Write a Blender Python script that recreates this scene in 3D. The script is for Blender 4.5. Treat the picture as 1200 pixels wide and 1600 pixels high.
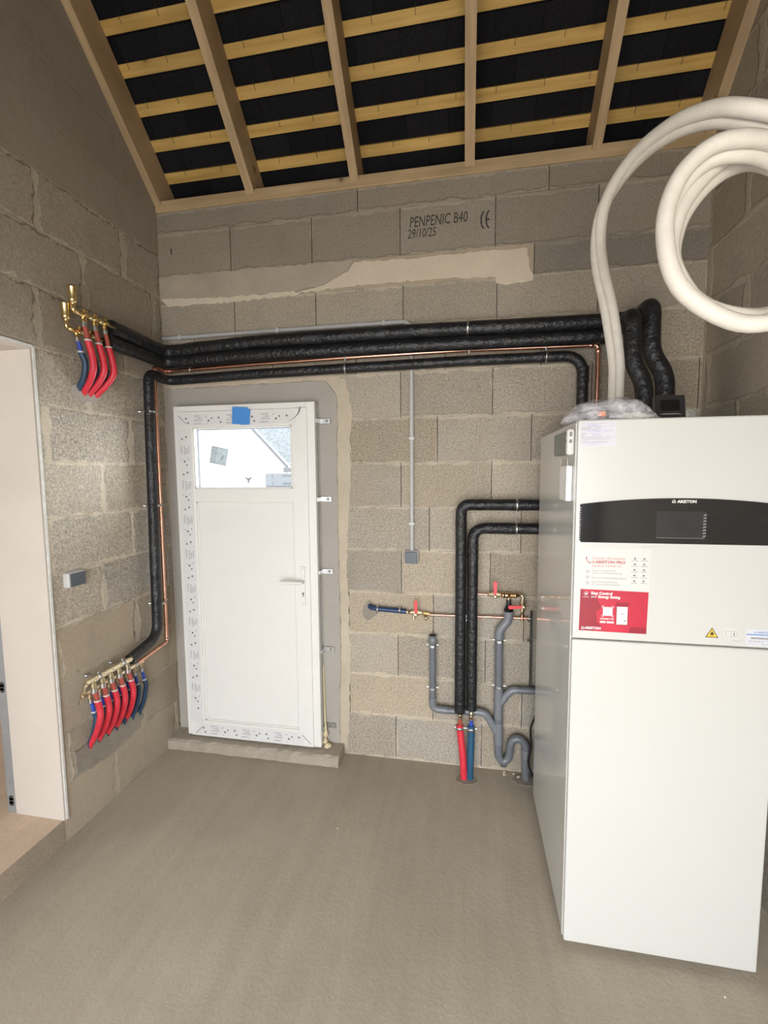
import bpy, bmesh, math, random
from mathutils import Vector, Matrix
random.seed(7)
for o in list(bpy.data.objects): bpy.data.objects.remove(o)
SC = bpy.context.scene
COL = SC.collection

# ------------------------------------------------------------------ camera
cam_data = bpy.data.cameras.new('camera')
cam = bpy.data.objects.new('camera', cam_data); COL.objects.link(cam); SC.camera = cam
pitch, yaw, roll = math.radians(4.972), math.radians(-10.42), math.radians(-.4554)
fwd = Vector((math.sin(yaw)*math.cos(pitch), math.cos(yaw)*math.cos(pitch), -math.sin(pitch)))
rt = Vector((math.cos(yaw), -math.sin(yaw), 0)); up = rt.cross(fwd)
r2 = rt*math.cos(roll)+up*math.sin(roll); u2 = -rt*math.sin(roll)+up*math.cos(roll)
M = Matrix((r2, u2, -fwd)).transposed().to_4x4(); M.translation = Vector((0, -2.534, 1.7134))
cam.matrix_world = M
cam_data.sensor_fit = 'HORIZONTAL'; cam_data.sensor_width = 36; cam_data.lens = 36*702.16/1200
cam_data.clip_start = .02

# ------------------------------------------------------------------ light
W = bpy.data.worlds.new('World'); SC.world = W; W.use_nodes = True
bg = W.node_tree.nodes['Background']; bg.inputs[0].default_value = (.86, .93, 1, 1); bg.inputs[1].default_value = 6.0
def area(name, loc, target, sx, sy, power, color):
    l = bpy.data.lights.new(name, 'AREA'); l.shape = 'RECTANGLE'; l.size = sx; l.size_y = sy; l.energy = power; l.color = color
    o = bpy.data.objects.new(name, l); COL.objects.link(o); o.location = loc
    o.rotation_euler = (Vector(target)-Vector(loc)).to_track_quat('-Z', 'Y').to_euler()
    return o
area('daylight_rear_opening', (-.25, -3.62, 1.05), (-.25, 0, .55), 2.3, 1.9, 62, (.97, .97, 1))
area('daylight_next_room', (-4.6, -2.2, 1.5), (-1.8, -1.1, 1.0), 1.8, 1.6, 50, (1, .96, .9))
area('added_warm_fill', (.35, -2.9, 1.95), (-.1, 0, 1.3), .5, .5, 9, (1, .80, .56))  # added warm fill from behind the camera, no lamp known there
area('daylight_outside_door', (-.6, 1.25, 1.8), (-1.75, -.15, 1.75), .45, 1.5, 110, (.93, .97, 1))
sun = bpy.data.lights.new('sun', 'SUN'); sun.energy = 3.0; sun.angle = math.radians(3); sun.color = (1, .96, .9)
so = bpy.data.objects.new('sun', sun); COL.objects.link(so)
so.rotation_euler = Vector((-.5, .55, -.62)).to_track_quat('-Z', 'Y').to_euler()
vs = SC.view_settings; vs.view_transform = 'Standard'; vs.look = 'None'; vs.gamma = 1; vs.exposure = 0; vs.use_curve_mapping = False

# ------------------------------------------------------------------ materials
MATS = {}
def newmat(name):
    m = bpy.data.materials.new(name); m.use_nodes = True
    return m, m.node_tree.nodes, m.node_tree.links, m.node_tree.nodes['Principled BSDF']
def plain(name, col, rough=.5, metal=0, var=.06, scale=12, bump=0, bscale=80, coat=0, spec=None):
    if name in MATS: return MATS[name]
    m, N, L, B = newmat(name)
    B.inputs['Roughness'].default_value = rough; B.inputs['Metallic'].default_value = metal
    if spec is not None: B.inputs['Specular IOR Level'].default_value = spec
    if coat: B.inputs['Coat Weight'].default_value = coat
    tc = N.new('ShaderNodeTexCoord'); n = N.new('ShaderNodeTexNoise'); n.inputs['Scale'].default_value = scale; n.inputs['Detail'].default_value = 5
    L.new(tc.outputs['Object'], n.inputs['Vector'])
    r = N.new('ShaderNodeValToRGB'); r.color_ramp.elements[0].position = .3; r.color_ramp.elements[1].position = .7
    r.color_ramp.elements[0].color = tuple(c*(1-var) for c in col)+(1,); r.color_ramp.elements[1].color = tuple(min(1, c*(1+var)) for c in col)+(1,)
    L.new(n.outputs['Fac'], r.inputs['Fac']); L.new(r.outputs['Color'], B.inputs['Base Color'])
    if bump:
        n2 = N.new('ShaderNodeTexNoise'); n2.inputs['Scale'].default_value = bscale; n2.inputs['Detail'].default_value = 4
        L.new(tc.outputs['Object'], n2.inputs['Vector'])
        b = N.new('ShaderNodeBump'); b.inputs['Strength'].default_value = bump; b.inputs['Distance'].default_value = .01
        L.new(n2.outputs['Fac'], b.inputs['Height']); L.new(b.outputs['Normal'], B.inputs['Normal'])
    MATS[name] = m; return m

def math_(N, L, op, a, b=None, c=None):
    n = N.new('ShaderNodeMath'); n.operation = op
    for i, v in enumerate((a, b, c)):
        if v is None: continue
        if isinstance(v, (int, float)): n.inputs[i].default_value = v
        else: L.new(v, n.inputs[i])
    return n.outputs[0]
def mixc(N, L, f, a, b, mode='MIX'):
    n = N.new('ShaderNodeMix'); n.data_type = 'RGBA'; n.blend_type = mode
    for s, v in ((n.inputs['Factor'], f), (n.inputs[6], a), (n.inputs[7], b)):
        if isinstance(v, (int, float)): s.default_value = v
        elif isinstance(v, tuple): s.default_value = v if len(v) == 4 else v+(1,)
        else: L.new(v, s)
    return n.outputs[2]
def noise(N, L, vec, scale, detail=4, rough=.5, dim='3D'):
    n = N.new('ShaderNodeTexNoise'); n.inputs['Scale'].default_value = scale; n.inputs['Detail'].default_value = detail; n.inputs['Roughness'].default_value = rough
    L.new(vec, n.inputs['Vector']); return n.outputs['Fac']
def mapr(N, L, v, a, b, c=0, d=1):
    n = N.new('ShaderNodeMapRange'); L.new(v, n.inputs[0])
    for i, k in enumerate((a, b, c, d)): n.inputs[i+1].default_value = k
    return n.outputs[0]

def block_material():
    m, N, L, B = newmat('concrete_block'); B.inputs['Roughness'].default_value = .92; B.inputs['Specular IOR Level'].default_value = .25
    tc = N.new('ShaderNodeTexCoord'); P = tc.outputs['Object']
    at = N.new('ShaderNodeAttribute'); at.attribute_name = 'tone'
    sp = N.new('ShaderNodeSeparateColor'); L.new(at.outputs['Color'], sp.inputs[0])
    bright, warm, smooth = sp.outputs[0], sp.outputs[1], sp.outputs[2]
    uv = N.new('ShaderNodeUVMap'); uv.uv_map = 'near'; uv2 = N.new('ShaderNodeUVMap'); uv2.uv_map = 'far'
    s1 = N.new('ShaderNodeSeparateXYZ'); L.new(uv.outputs[0], s1.inputs[0]); s2 = N.new('ShaderNodeSeparateXYZ'); L.new(uv2.outputs[0], s2.inputs[0])
    dv = math_(N, L, 'MINIMUM', s1.outputs[1], s2.outputs[1]); du = math_(N, L, 'MINIMUM', s1.outputs[0], s2.outputs[0])
    base = mixc(N, L, warm, (.44, .41, .35), (.50, .405, .285))
    # stains: ochre and darker damp zones
    st = mapr(N, L, noise(N, L, P, 2.3, 5, .6), .42, .68)
    base = mixc(N, L, math_(N, L, 'MULTIPLY', st, .5), base, (.45, .36, .25))
    st2 = mapr(N, L, noise(N, L, P, 5.5, 6, .65), .5, .72)
    base = mixc(N, L, math_(N, L, 'MULTIPLY', st2, .32), base, (.28, .26, .22))
    # grain of the aggregate
    rough_ = math_(N, L, 'SUBTRACT', 1.0, smooth)
    g = mapr(N, L, noise(N, L, P, 105, 3, .75), .36, .64)
    g2 = mapr(N, L, noise(N, L, P, 48, 4, .7), .56, .66)
    g3 = mapr(N, L, noise(N, L, P, 85, 2, .6), .58, .72)
    base = mixc(N, L, math_(N, L, 'MULTIPLY', g3, math_(N, L, 'MULTIPLY', rough_, .6)), base, (.66, .62, .54))
    gd = mixc(N, L, math_(N, L, 'MULTIPLY', math_(N, L, 'SUBTRACT', 1.0, g), math_(N, L, 'MULTIPLY_ADD', rough_, .75, .10)), base, (.15, .14, .125))
    gd = mixc(N, L, math_(N, L, 'MULTIPLY', g2, math_(N, L, 'MULTIPLY', rough_, .55)), gd, (.15, .14, .125))
    # smeared bed joints
    wob = mapr(N, L, noise(N, L, P, 9, 5, .65), .3, .7, -.004, .026)
    mv = math_(N, L, 'SUBTRACT', wob, dv)
    mf = mapr(N, L, mv, -.004, .006)
    wob2 = math_(N, L, 'ADD', mapr(N, L, noise(N, L, P, 7, 4, .6), .3, .75, -.02, .026), math_(N, L, 'MULTIPLY', at.outputs['Alpha'], .016))
    mf2 = mapr(N, L, math_(N, L, 'SUBTRACT', wob2, du), -.004, .006)
    mf = math_(N, L, 'MULTIPLY', math_(N, L, 'MAXIMUM', mf, mf2), mapr(N, L, smooth, .84, .89, 1, .12))
    jn = mapr(N, L, noise(N, L, P, 40, 4), .3, .7, .86, 1.08)
    jc = mixc(N, L, 1.0, (.54, .47, .365), jn, 'MULTIPLY')
    col = mixc(N, L, math_(N, L, 'MULTIPLY', mf, .6), gd, jc)
    # thin line right at bed joint
    ln = mapr(N, L, dv, .0012, .003, .55, 0)
    lnn = mapr(N, L, noise(N, L, P, 4, 4), .48, .6)
    ln = math_(N, L, 'MULTIPLY', ln, mapr(N, L, smooth, .84, .89, 1, .5))
    col = mixc(N, L, math_(N, L, 'MULTIPLY', ln, lnn), col, (.16, .14, .115))
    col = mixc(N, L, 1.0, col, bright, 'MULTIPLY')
    L.new(col, B.inputs['Base Color'])
    h = math_(N, L, 'ADD', math_(N, L, 'MULTIPLY', noise(N, L, P, 110, 4, .7), rough_), math_(N, L, 'MULTIPLY', mf, 1.2))
    h = math_(N, L, 'ADD', h, math_(N, L, 'MULTIPLY', noise(N, L, P, 22, 4), .5))
    b = N.new('ShaderNodeBump'); b.inputs['Strength'].default_value = .7; b.inputs['Distance'].default_value = .0045
    L.new(h, b.inputs['Height']); L.new(b.outputs['Normal'], B.inputs['Normal'])
    return m
M_BLOCK = block_material()

def cement_material(name, c1, c2, scale=3, bump=.35, streak=0, speck=.3, rough=.85):
    m, N, L, B = newmat(name); B.inputs['Roughness'].default_value = rough; B.inputs['Specular IOR Level'].default_value = .3
    tc = N.new('ShaderNodeTexCoord'); P = tc.outputs['Object']
    f = mapr(N, L, noise(N, L, P, scale, 6, .6), .3, .7)
    col = mixc(N, L, f, c1, c2)
    if streak:
        mp = N.new('ShaderNodeMapping'); mp.inputs['Scale'].default_value = (9, .7, 1); mp.inputs['Rotation'].default_value = (0, 0, .12); L.new(P, mp.inputs['Vector'])
        s = mapr(N, L, noise(N, L, mp.outputs[0], 1.6, 5, .6), .38, .66, 0, streak)
        col = mixc(N, L, s, col, tuple(c*.72 for c in c1))
    g = mapr(N, L, noise(N, L, P, 210, 2, .6), .3, .7, 1-speck, 1+speck*.6)
    col = mixc(N, L, 1.0, col, g, 'MULTIPLY')
    L.new(col, B.inputs['Base Color'])
    h = math_(N, L, 'ADD', noise(N, L, P, 60, 5, .6), math_(N, L, 'MULTIPLY', noise(N, L, P, 8, 4), 2.0))
    b = N.new('ShaderNodeBump'); b.inputs['Strength'].default_value = bump; b.inputs['Distance'].default_value = .006
    L.new(h, b.inputs['Height']); L.new(b.outputs['Normal'], B.inputs['Normal'])
    return m
M_FLOOR = cement_material('floor_screed', (.35, .305, .235), (.435, .385, .305), 1.3, .22, .22, .14)
M_RENDER = cement_material('grey_render', (.35, .32, .28), (.39, .36, .32), 4, .15, 0, .06)
M_LIGHTPATCH = cement_material('light_mortar', (.58, .50, .39), (.65, .565, .45), 6, .3, 0, .08)
M_BROWNPATCH = cement_material('brown_mortar', (.37, .315, .25), (.44, .38, .30), 5, .3, 0, .1)
M_DARKPATCH = cement_material('damp_mortar', (.235, .21, .17), (.29, .26, .215), 8, .5, 0, .15)
M_CURB = cement_material('curb_concrete', (.34, .295, .235), (.41, .36, .29), 7, .6, 0, .2)
M_OTHERFLOOR = cement_material('next_room_floor', (.50, .38, .28), (.60, .47, .36), 3, .3, .3, .12)
M_STEP = cement_material('step_face', (.28, .225, .17), (.36, .29, .22), 5, .5, 0, .2)
M_SLAB = cement_material('concrete_core', (.13, .12, .105), (.17, .155, .135), 8, .5)

def wood_material(name, c1, c2, axis, knots=True):
    m, N, L, B = newmat(name); B.inputs['Roughness'].default_value = .7; B.inputs['Specular IOR Level'].default_value = .3
    tc = N.new('ShaderNodeTexCoord'); P = tc.outputs['Object']
    oi = N.new('ShaderNodeObjectInfo')
    ad = N.new('ShaderNodeVectorMath'); ad.operation = 'ADD'; L.new(P, ad.inputs[0])
    cb = N.new('ShaderNodeCombineXYZ'); L.new(math_(N, L, 'MULTIPLY', oi.outputs['Random'], 37.0), cb.inputs[0]); L.new(math_(N, L, 'MULTIPLY', oi.outputs['Random'], 11.0), cb.inputs[1])
    L.new(cb.outputs[0], ad.inputs[1])
    mp = N.new('ShaderNodeMapping'); mp.inputs['Scale'].default_value = tuple(1.2 if i == axis else 26 for i in range(3)) if axis < 2 else (26, 2, 2)
    L.new(ad.outputs[0], mp.inputs['Vector'])
    f = mapr(N, L, noise(N, L, mp.outputs[0], 1.4, 6, .6), .3, .7)
    col = mixc(N, L, f, c1, c2)
    big = mapr(N, L, noise(N, L, ad.outputs[0], 2.5, 3), .3, .7, .82, 1.12)
    col = mixc(N, L, 1.0, col, big, 'MULTIPLY')
    if knots:
        v = N.new('ShaderNodeTexVoronoi'); v.inputs['Scale'].default_value = 4.2; L.new(ad.outputs[0], v.inputs['Vector'])
        k = mapr(N, L, v.outputs['Distance'], .035, .075, .9, 0)
        col = mixc(N, L, k, col, tuple(c*.28 for c in c1))
        k2 = mapr(N, L, v.outputs['Distance'], .07, .16, .35, 0)
        col = mixc(N, L, k2, col, tuple(c*.6 for c in c1))
    L.new(col, B.inputs['Base Color'])
    b = N.new('ShaderNodeBump'); b.inputs['Strength'].default_value = .25; b.inputs['Distance'].default_value = .002
    L.new(f, b.inputs['Height']); L.new(b.outputs['Normal'], B.inputs['Normal'])
    return m
M_RAFTER = wood_material('rafter_pine', (.37, .255, .14), (.50, .36, .21), 2)
M_BATTEN = wood_material('yellow_treated_batten', (.46, .28, .07), (.63, .42, .14), 0)
M_PLATE = wood_material('wall_plate_pine', (.41, .295, .155), (.53, .39, .23), 0)

def slate_material():
    m, N, L, B = newmat('slate_underside'); B.inputs['Roughness'].default_value = .8; B.inputs['Specular IOR Level'].default_value = .08
    tc = N.new('ShaderNodeTexCoord'); P = tc.outputs['Object']
    br = N.new('ShaderNodeTexBrick'); br.inputs['Scale'].default_value = 1; br.offset = .5
    br.inputs['Brick Width'].default_value = .22; br.inputs['Row Height'].default_value = .156; br.inputs['Mortar Size'].default_value = .0012
    br.inputs['Color1'].default_value = (.008, .008, .009, 1); br.inputs['Color2'].default_value = (.013, .013, .0145, 1); br.inputs['Mortar'].default_value = (.003, .003, .003, 1)
    mp = N.new('ShaderNodeMapping'); mp.inputs['Rotation'].default_value = (math.atan(.96), 0, 0); L.new(P, mp.inputs['Vector']); L.new(mp.outputs[0], br.inputs['Vector'])
    g = mapr(N, L, noise(N, L, P, 90, 4, .7), .3, .7, .7, 1.3)
    L.new(mixc(N, L, 1.0, br.outputs['Color'], g, 'MULTIPLY'), B.inputs['Base Color'])
    b = N.new('ShaderNodeBump'); b.inputs['Strength'].default_value = .5; b.inputs['Distance'].default_value = .004
    L.new(br.outputs['Fac'], b.inputs['Height']); b.invert = True; L.new(b.outputs['Normal'], B.inputs['Normal'])
    return m
M_SLATE = slate_material()

def glass_material(name, tint=(1, 1, 1), gloss=.08, rough=.0):
    m, N, L, B = newmat(name); N.remove(B)
    out = [n for n in N if n.type == 'OUTPUT_MATERIAL'][0]
    t = N.new('ShaderNodeBsdfTransparent'); t.inputs[0].default_value = tint+(1,)
    g = N.new('ShaderNodeBsdfGlossy'); g.inputs['Roughness'].default_value = rough
    mx = N.new('ShaderNodeMixShader'); lw = N.new('ShaderNodeLayerWeight'); lw.inputs[0].default_value = .25
    f = mapr(N, L, lw.outputs['Fresnel'], 0, 1, gloss, .7)
    L.new(f, mx.inputs[0]); L.new(t.outputs[0], mx.inputs[1]); L.new(g.outputs[0], mx.inputs[2]); L.new(mx.outputs[0], out.inputs[0])
    return m
M_GLASS = glass_material('clear_glass')
def film_material():
    m, N, L, B = newmat('clear_plastic_bag')
    out = [n for n in N if n.type == 'OUTPUT_MATERIAL'][0]
    B.inputs['Base Color'].default_value = (.75, .74, .78, 1); B.inputs['Roughness'].default_value = .16
    tc = N.new('ShaderNodeTexCoord')
    w = noise(N, L, tc.outputs['Object'], 16, 3, .5)
    b = N.new('ShaderNodeBump'); b.inputs['Strength'].default_value = 1; b.inputs['Distance'].default_value = .02; L.new(w, b.inputs['Height']); L.new(b.outputs['Normal'], B.inputs['Normal'])
    t = N.new('ShaderNodeBsdfTransparent'); mx = N.new('ShaderNodeMixShader')
    f = mapr(N, L, noise(N, L, tc.outputs['Object'], 18, 5, .7), .35, .66, .12, .68)
    L.new(f, mx.inputs[0]); L.new(t.outputs[0], mx.inputs[1]); L.new(B.outputs[0], mx.inputs[2]); L.new(mx.outputs[0], out.inputs[0])
    return m
M_BAG = film_material()

white_door = plain('white_pvc', (.74, .725, .69), .35, var=.012)
film = plain('protective_film', (.68, .675, .66), .28, var=.03, scale=20, bump=.1, bscale=30)
ink = plain('grey_ink', (.17, .17, .18), .6)
ink2 = plain('pale_ink', (.36, .35, .37), .6)
black_ink = plain('black_stamp_ink', (.035, .033, .03), .8, var=.3, scale=60)
blueink = plain('blue_ink', (.25, .33, .62), .6)
redink = plain('red_ink', (.42, .13, .11), .6)
cab_white = plain('cabinet_white_paint', (.535, .53, .50), .3, var=.008, scale=3)
cab_side = plain('cabinet_side_grey', (.56, .555, .53), .22, var=.015, scale=3, coat=.4)
black_gloss = plain('black_gloss_panel', (.012, .012, .013), .12, coat=.5)
black_gloss2 = plain('dark_grey_display', (.03, .03, .032), .16)
foam = plain('black_insulation_foam', (.011, .0115, .013), .42, var=.35, scale=14, bump=.9, bscale=38)
tape_blk = plain('black_tape', (.010, .010, .011), .3, var=.3, bump=.9, bscale=60)
copper = plain('copper', (.74, .40, .29), .27, 1, var=.12, scale=30)
brass = plain('brass', (.78, .60, .30), .25, 1, var=.12, scale=40)
nickel = plain('nickel_brass', (.80, .70, .50), .28, 1, var=.15, scale=50)
zinc = plain('zinc_steel', (.55, .55, .54), .38, 1, var=.1, scale=60)
redhose = plain('red_sleeve', (.62, .03, .05), .45, var=.12, scale=25)
redpex = plain('red_brown_pipe', (.36, .07, .05), .4)
bluehose = plain('blue_sleeve', (.02, .05, .10), .45, var=.2, scale=25)
bluepex = plain('blue_pipe', (.03, .07, .38), .4)
midblue = plain('mid_blue_sleeve', (.02, .085, .16), .4, var=.15, scale=25)
greypvc = plain('grey_pvc', (.135, .145, .16), .33, var=.06)
greypvc2 = plain('lighter_grey_socket', (.175, .185, .20), .33, var=.06)
conduitm = plain('grey_conduit', (.45, .44, .43), .5)
boxgrey = plain('box_light_grey', (.52, .52, .50), .4)
boxdark = plain('box_dark_grey', (.07, .08, .092), .4)
redplastic = plain('red_lever', (.68, .04, .05), .3, var=.1, scale=40)
hosewhite = plain('white_foam_hose', (.60, .565, .50), .6, var=.05, scale=30, bump=.12, bscale=120)
plaster = plain('plasterboard', (.53, .475, .42), .8, var=.04, scale=4, bump=.04, bscale=30)
plaster_edge = plain('plasterboard_edge', (.62, .61, .58), .8, var=.1, scale=30)
bluetape = plain('blue_masking_tape', (.06, .25, .62), .5, var=.06)
paper = plain('label_paper', (.56, .54, .59), .6, var=.02)
paperw = plain('sticker_white', (.575, .56, .53), .5, var=.01)
redpaper = plain('red_sticker', (.46, .015, .04), .4, var=.12, scale=6)
darkred = plain('dark_red_print', (.27, .01, .025), .4)
orangep = plain('orange_plastic', (.85, .22, .06), .4)
yellow = plain('warning_yellow', (.85, .52, .05), .4)
bluep = plain('blue_print', (.08, .22, .48), .4)
greyfit = plain('grey_fitting', (.16, .165, .17), .4, var=.3, scale=30)
greencase = plain('grey_green_case', (.17, .19, .17), .4)
housewall = plain('white_house_render', (.62, .62, .62), .9, var=.02)
houseslate = plain('pale_slates', (.115, .13, .135), .5, var=.4, scale=14)
trimgrey = plain('grey_verge', (.12, .13, .14), .5)
stickerglass = plain('glass_sticker_print', (.33, .39, .42), .6, var=.2, scale=60)
stickerglass2 = plain('glass_sticker_pale', (.55, .66, .72), .6, var=.15, scale=60)
foamyellow = plain('expanding_foam', (.62, .52, .32), .8, var=.15, bump=.6, bscale=60)
groundm = plain('ground_soil', (.35, .32, .28), .9, var=.2, scale=2)

# ------------------------------------------------------------------ mesh building
class MB:
    def __init__(s): s.v = []; s.f = []; s.m = []; s.sm = []
    def add(s, vs, fs, mi=0, smooth=False):
        o = len(s.v); s.v += [tuple(v) for v in vs]
        for f in fs: s.f.append(tuple(i+o for i in f)); s.m.append(mi); s.sm.append(smooth)
        return s
    def box(s, x0, x1, y0, y1, z0, z1, mi=0, bev=0, seg=2):
        if bev:
            bm = bmesh.new(); bmesh.ops.create_cube(bm, size=1)
            for v in bm.verts: v.co = Vector(((x0+x1)/2+v.co.x*(x1-x0), (y0+y1)/2+v.co.y*(y1-y0), (z0+z1)/2+v.co.z*(z1-z0)))
            bmesh.ops.bevel(bm, geom=bm.edges[:]+bm.verts[:], offset=bev, segments=seg, affect='EDGES', profile=.5)
            bm.verts.index_update()
            s.add([v.co for v in bm.verts], [[v.index for v in f.verts] for f in bm.faces], mi); bm.free(); return s
        vs = [(x, y, z) for x in (x0, x1) for y in (y0, y1) for z in (z0, z1)]
        return s.add(vs, [(0, 1, 3, 2), (4, 6, 7, 5), (0, 4, 5, 1), (2, 3, 7, 6), (0, 2, 6, 4), (1, 5, 7, 3)], mi)
    def tube(s, pts, r, seg=14, mi=0, caps=True, rf=None):
        pts = [Vector(p) for p in pts]; n = len(pts); rings = []
        t0 = (pts[1]-pts[0]).normalized(); a = Vector((0, 0, 1)) if abs(t0.z) < .9 else Vector((1, 0, 0))
        nrm = t0.cross(a).normalized()
        for i, p in enumerate(pts):
            t = ((pts[min(i+1, n-1)]-p).normalized()+(p-pts[max(i-1, 0)]).normalized())
            t = t.normalized() if t.length > 1e-6 else t0
            nrm = (nrm-t*nrm.dot(t)).normalized(); b = t.cross(nrm)
            rr = (rf(i/(n-1)) if rf else 1)*(r[i] if isinstance(r, (list, tuple)) else r)
            rings.append([p+(nrm*math.cos(2*math.pi*k/seg)+b*math.sin(2*math.pi*k/seg))*rr for k in range(seg)])
        vs = [v for g in rings for v in g]; fs = []
        for i in range(n-1):
            for k in range(seg):
                k2 = (k+1) % seg; fs.append((i*seg+k, i*seg+k2, (i+1)*seg+k2, (i+1)*seg+k))
        s.add(vs, fs, mi, True)
        if caps:
            s.add(rings[0], [tuple(range(seg))[::-1]], mi); s.add(rings[-1], [tuple(range(seg))], mi)
        return s
    def lathe(s, p, d, prof, seg=18, mi=0):
        """prof: list of (distance along d, radius)"""
        p = Vector(p); d = Vector(d).normalized(); a = Vector((0, 0, 1)) if abs(d.z) < .9 else Vector((1, 0, 0))
        n = d.cross(a).normalized(); b = d.cross(n); vs = []; fs = []
        for (t, r) in prof:
            vs += [p+d*t+(n*math.cos(2*math.pi*k/seg)+b*math.sin(2*math.pi*k/seg))*max(r, 1e-5) for k in range(seg)]
        for i in range(len(prof)-1):
            for k in range(seg):
                k2 = (k+1) % seg; fs.append((i*seg+k, i*seg+k2, (i+1)*seg+k2, (i+1)*seg+k))
        s.add(vs, fs, mi, False if seg <= 8 else True)
        s.add(vs[:seg], [tuple(range(seg))[::-1]], mi); s.add(vs[-seg:], [tuple(range(seg))], mi)
        return s
    def cyl(s, p0, p1, r, seg=18, mi=0):
        p0 = Vector(p0); p1 = Vector(p1); return s.lathe(p0, p1-p0, [(0, r), ((p1-p0).length, r)], seg, mi)
    def prism(s, poly, o, u, v, w, th, mi=0):
        """polygon (a,b) in plane o+a*u+b*v, thickness th along w"""
        o, u, v, w = map(Vector, (o, u, v, w)); n = len(poly)
        a = [o+u*p[0]+v*p[1] for p in poly]; b = [q+w*th for q in a]
        fs = [tuple(range(n)), tuple(range(2*n-1, n-1, -1))]+[(i, i+n, (i+1) % n+n, (i+1) % n) for i in range(n)]
        return s.add(a+b, fs, mi)
OFF = {}
def link(o):
    COL.objects.link(o); return o
def make(name, mb, mats, parent=None, label=None, cat=None, group=None, kind=None, base=None):
    mats = mats if isinstance(mats, (list, tuple)) else [mats]
    vs = mb.v
    if parent is not None: off = OFF[parent.name]
    elif base is not None: off = Vector(base)
    elif kind == 'structure': off = Vector((0, 0, 0))
    else:
        xs, ys, zs = zip(*vs); off = Vector(((min(xs)+max(xs))/2, (min(ys)+max(ys))/2, min(zs)))
    me = bpy.data.meshes.new(name); me.from_pydata([(v[0]-off.x, v[1]-off.y, v[2]-off.z) for v in vs], [], mb.f)
    for m in mats: me.materials.append(m)
    me.polygons.foreach_set('material_index', mb.m); me.polygons.foreach_set('use_smooth', mb.sm)
    bm = bmesh.new(); bm.from_mesh(me); bmesh.ops.recalc_face_normals(bm, faces=bm.faces); bm.to_mesh(me); bm.free()
    o = link(bpy.data.objects.new(name, me))
    if parent is not None: o.parent = parent; OFF[o.name] = OFF[parent.name]
    else: o.location = off; OFF[o.name] = off
    tag(o, label, cat, group, kind); return o
def tag(o, label=None, cat=None, group=None, kind=None):
    if label: o['label'] = label
    if cat: o['category'] = cat
    if group: o['group'] = group
    if kind: o['kind'] = kind
    return o
def thing(name, base, label=None, cat=None, group=None, kind=None):
    o = link(bpy.data.objects.new(name, None)); o.location = base; o.empty_display_size = .05; OFF[o.name] = Vector(base)
    return tag(o, label, cat, group, kind)
def fillet(pts, r, n=7):
    pts = [Vector(p) for p in pts]; out = [pts[0]]
    for i in range(1, len(pts)-1):
        p = pts[i]; a = (pts[i-1]-p); b = (pts[i+1]-p); rr = min(r if not isinstance(r, (list, tuple)) else r[i-1], a.length*.48, b.length*.48)
        a = p+a.normalized()*rr; b = p+b.normalized()*rr
        for k in range(n+1):
            t = k/n; out.append(a*(1-t)**2+p*(2*t*(1-t))+b*t*t)
    out.append(pts[-1]); return out
def dense(pts, step=.04):
    out = [pts[0]]
    for a, b in zip(pts, pts[1:]):
        n = max(1, int((b-a).length/step))
        for k in range(1, n+1): out.append(a.lerp(b, k/n))
    return out
def catmull(pts, n=6):
    P = [Vector(p) for p in pts]; P = [P[0]*2-P[1]]+P+[P[-1]*2-P[-2]]; out = []
    for i in range(1, len(P)-2):
        p0, p1, p2, p3 = P[i-1:i+3]
        for k in range(n):
            t = k/n; out.append(.5*((2*p1)+(p2-p0)*t+(2*p0-5*p1+4*p2-p3)*t*t+(3*p1-p0-3*p2+p3)*t**3))
    out.append(P[-2]); return out
_tc = {}
def text(name, body, size, o, u, v, mat, parent, align='LEFT', bold=0, mirror=1, squeeze=1, shear=0):
    cu = bpy.data.curves.new('t', 'FONT'); cu.body = body; cu.size = size; cu.align_x = align; cu.offset = bold; cu.shear = shear
    cu.resolution_u = 2
    ob = bpy.data.objects.new('t', cu); me = bpy.data.meshes.new_from_object(ob)
    o, u, v = Vector(o), Vector(u), Vector(v); off = OFF[parent.name]
    for q in me.vertices: q.co = o+u*(q.co.x*squeeze)+v*q.co.y-off
    me.materials.clear(); me.materials.append(mat)
    bpy.data.objects.remove(ob); bpy.data.curves.remove(cu)
    t = link(bpy.data.objects.new(name, me)); t.parent = parent; OFF[t.name] = off
    return t
UX, UZ = (1, 0, 0), (0, 0, 1)
def patch(seed, cx, cy, rx, ry, n=26, jag=.12):
    rnd = random.Random(seed)
    return [(cx+rx*math.cos(2*math.pi*k/n)*(1+rnd.uniform(-jag, jag)), cy+ry*math.sin(2*math.pi*k/n)*(1+rnd.uniform(-jag, jag))) for k in range(n)]
def jagged(poly, step=.03, amp=.006, seed=1, skip=()):
    rnd = random.Random(seed); out = []
    for i, (a, b) in enumerate(zip(poly, poly[1:]+poly[:1])):
        out.append(a)
        if i in skip: continue
        d = math.hypot(b[0]-a[0], b[1]-a[1]); n = int(d/step); nx, ny = -(b[1]-a[1])/d, (b[0]-a[0])/d
        for k in range(1, n):
            t = k/n; j = rnd.uniform(-amp, amp); out.append((a[0]+(b[0]-a[0])*t+nx*j, a[1]+(b[1]-a[1])*t+ny*j))
    return out

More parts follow.
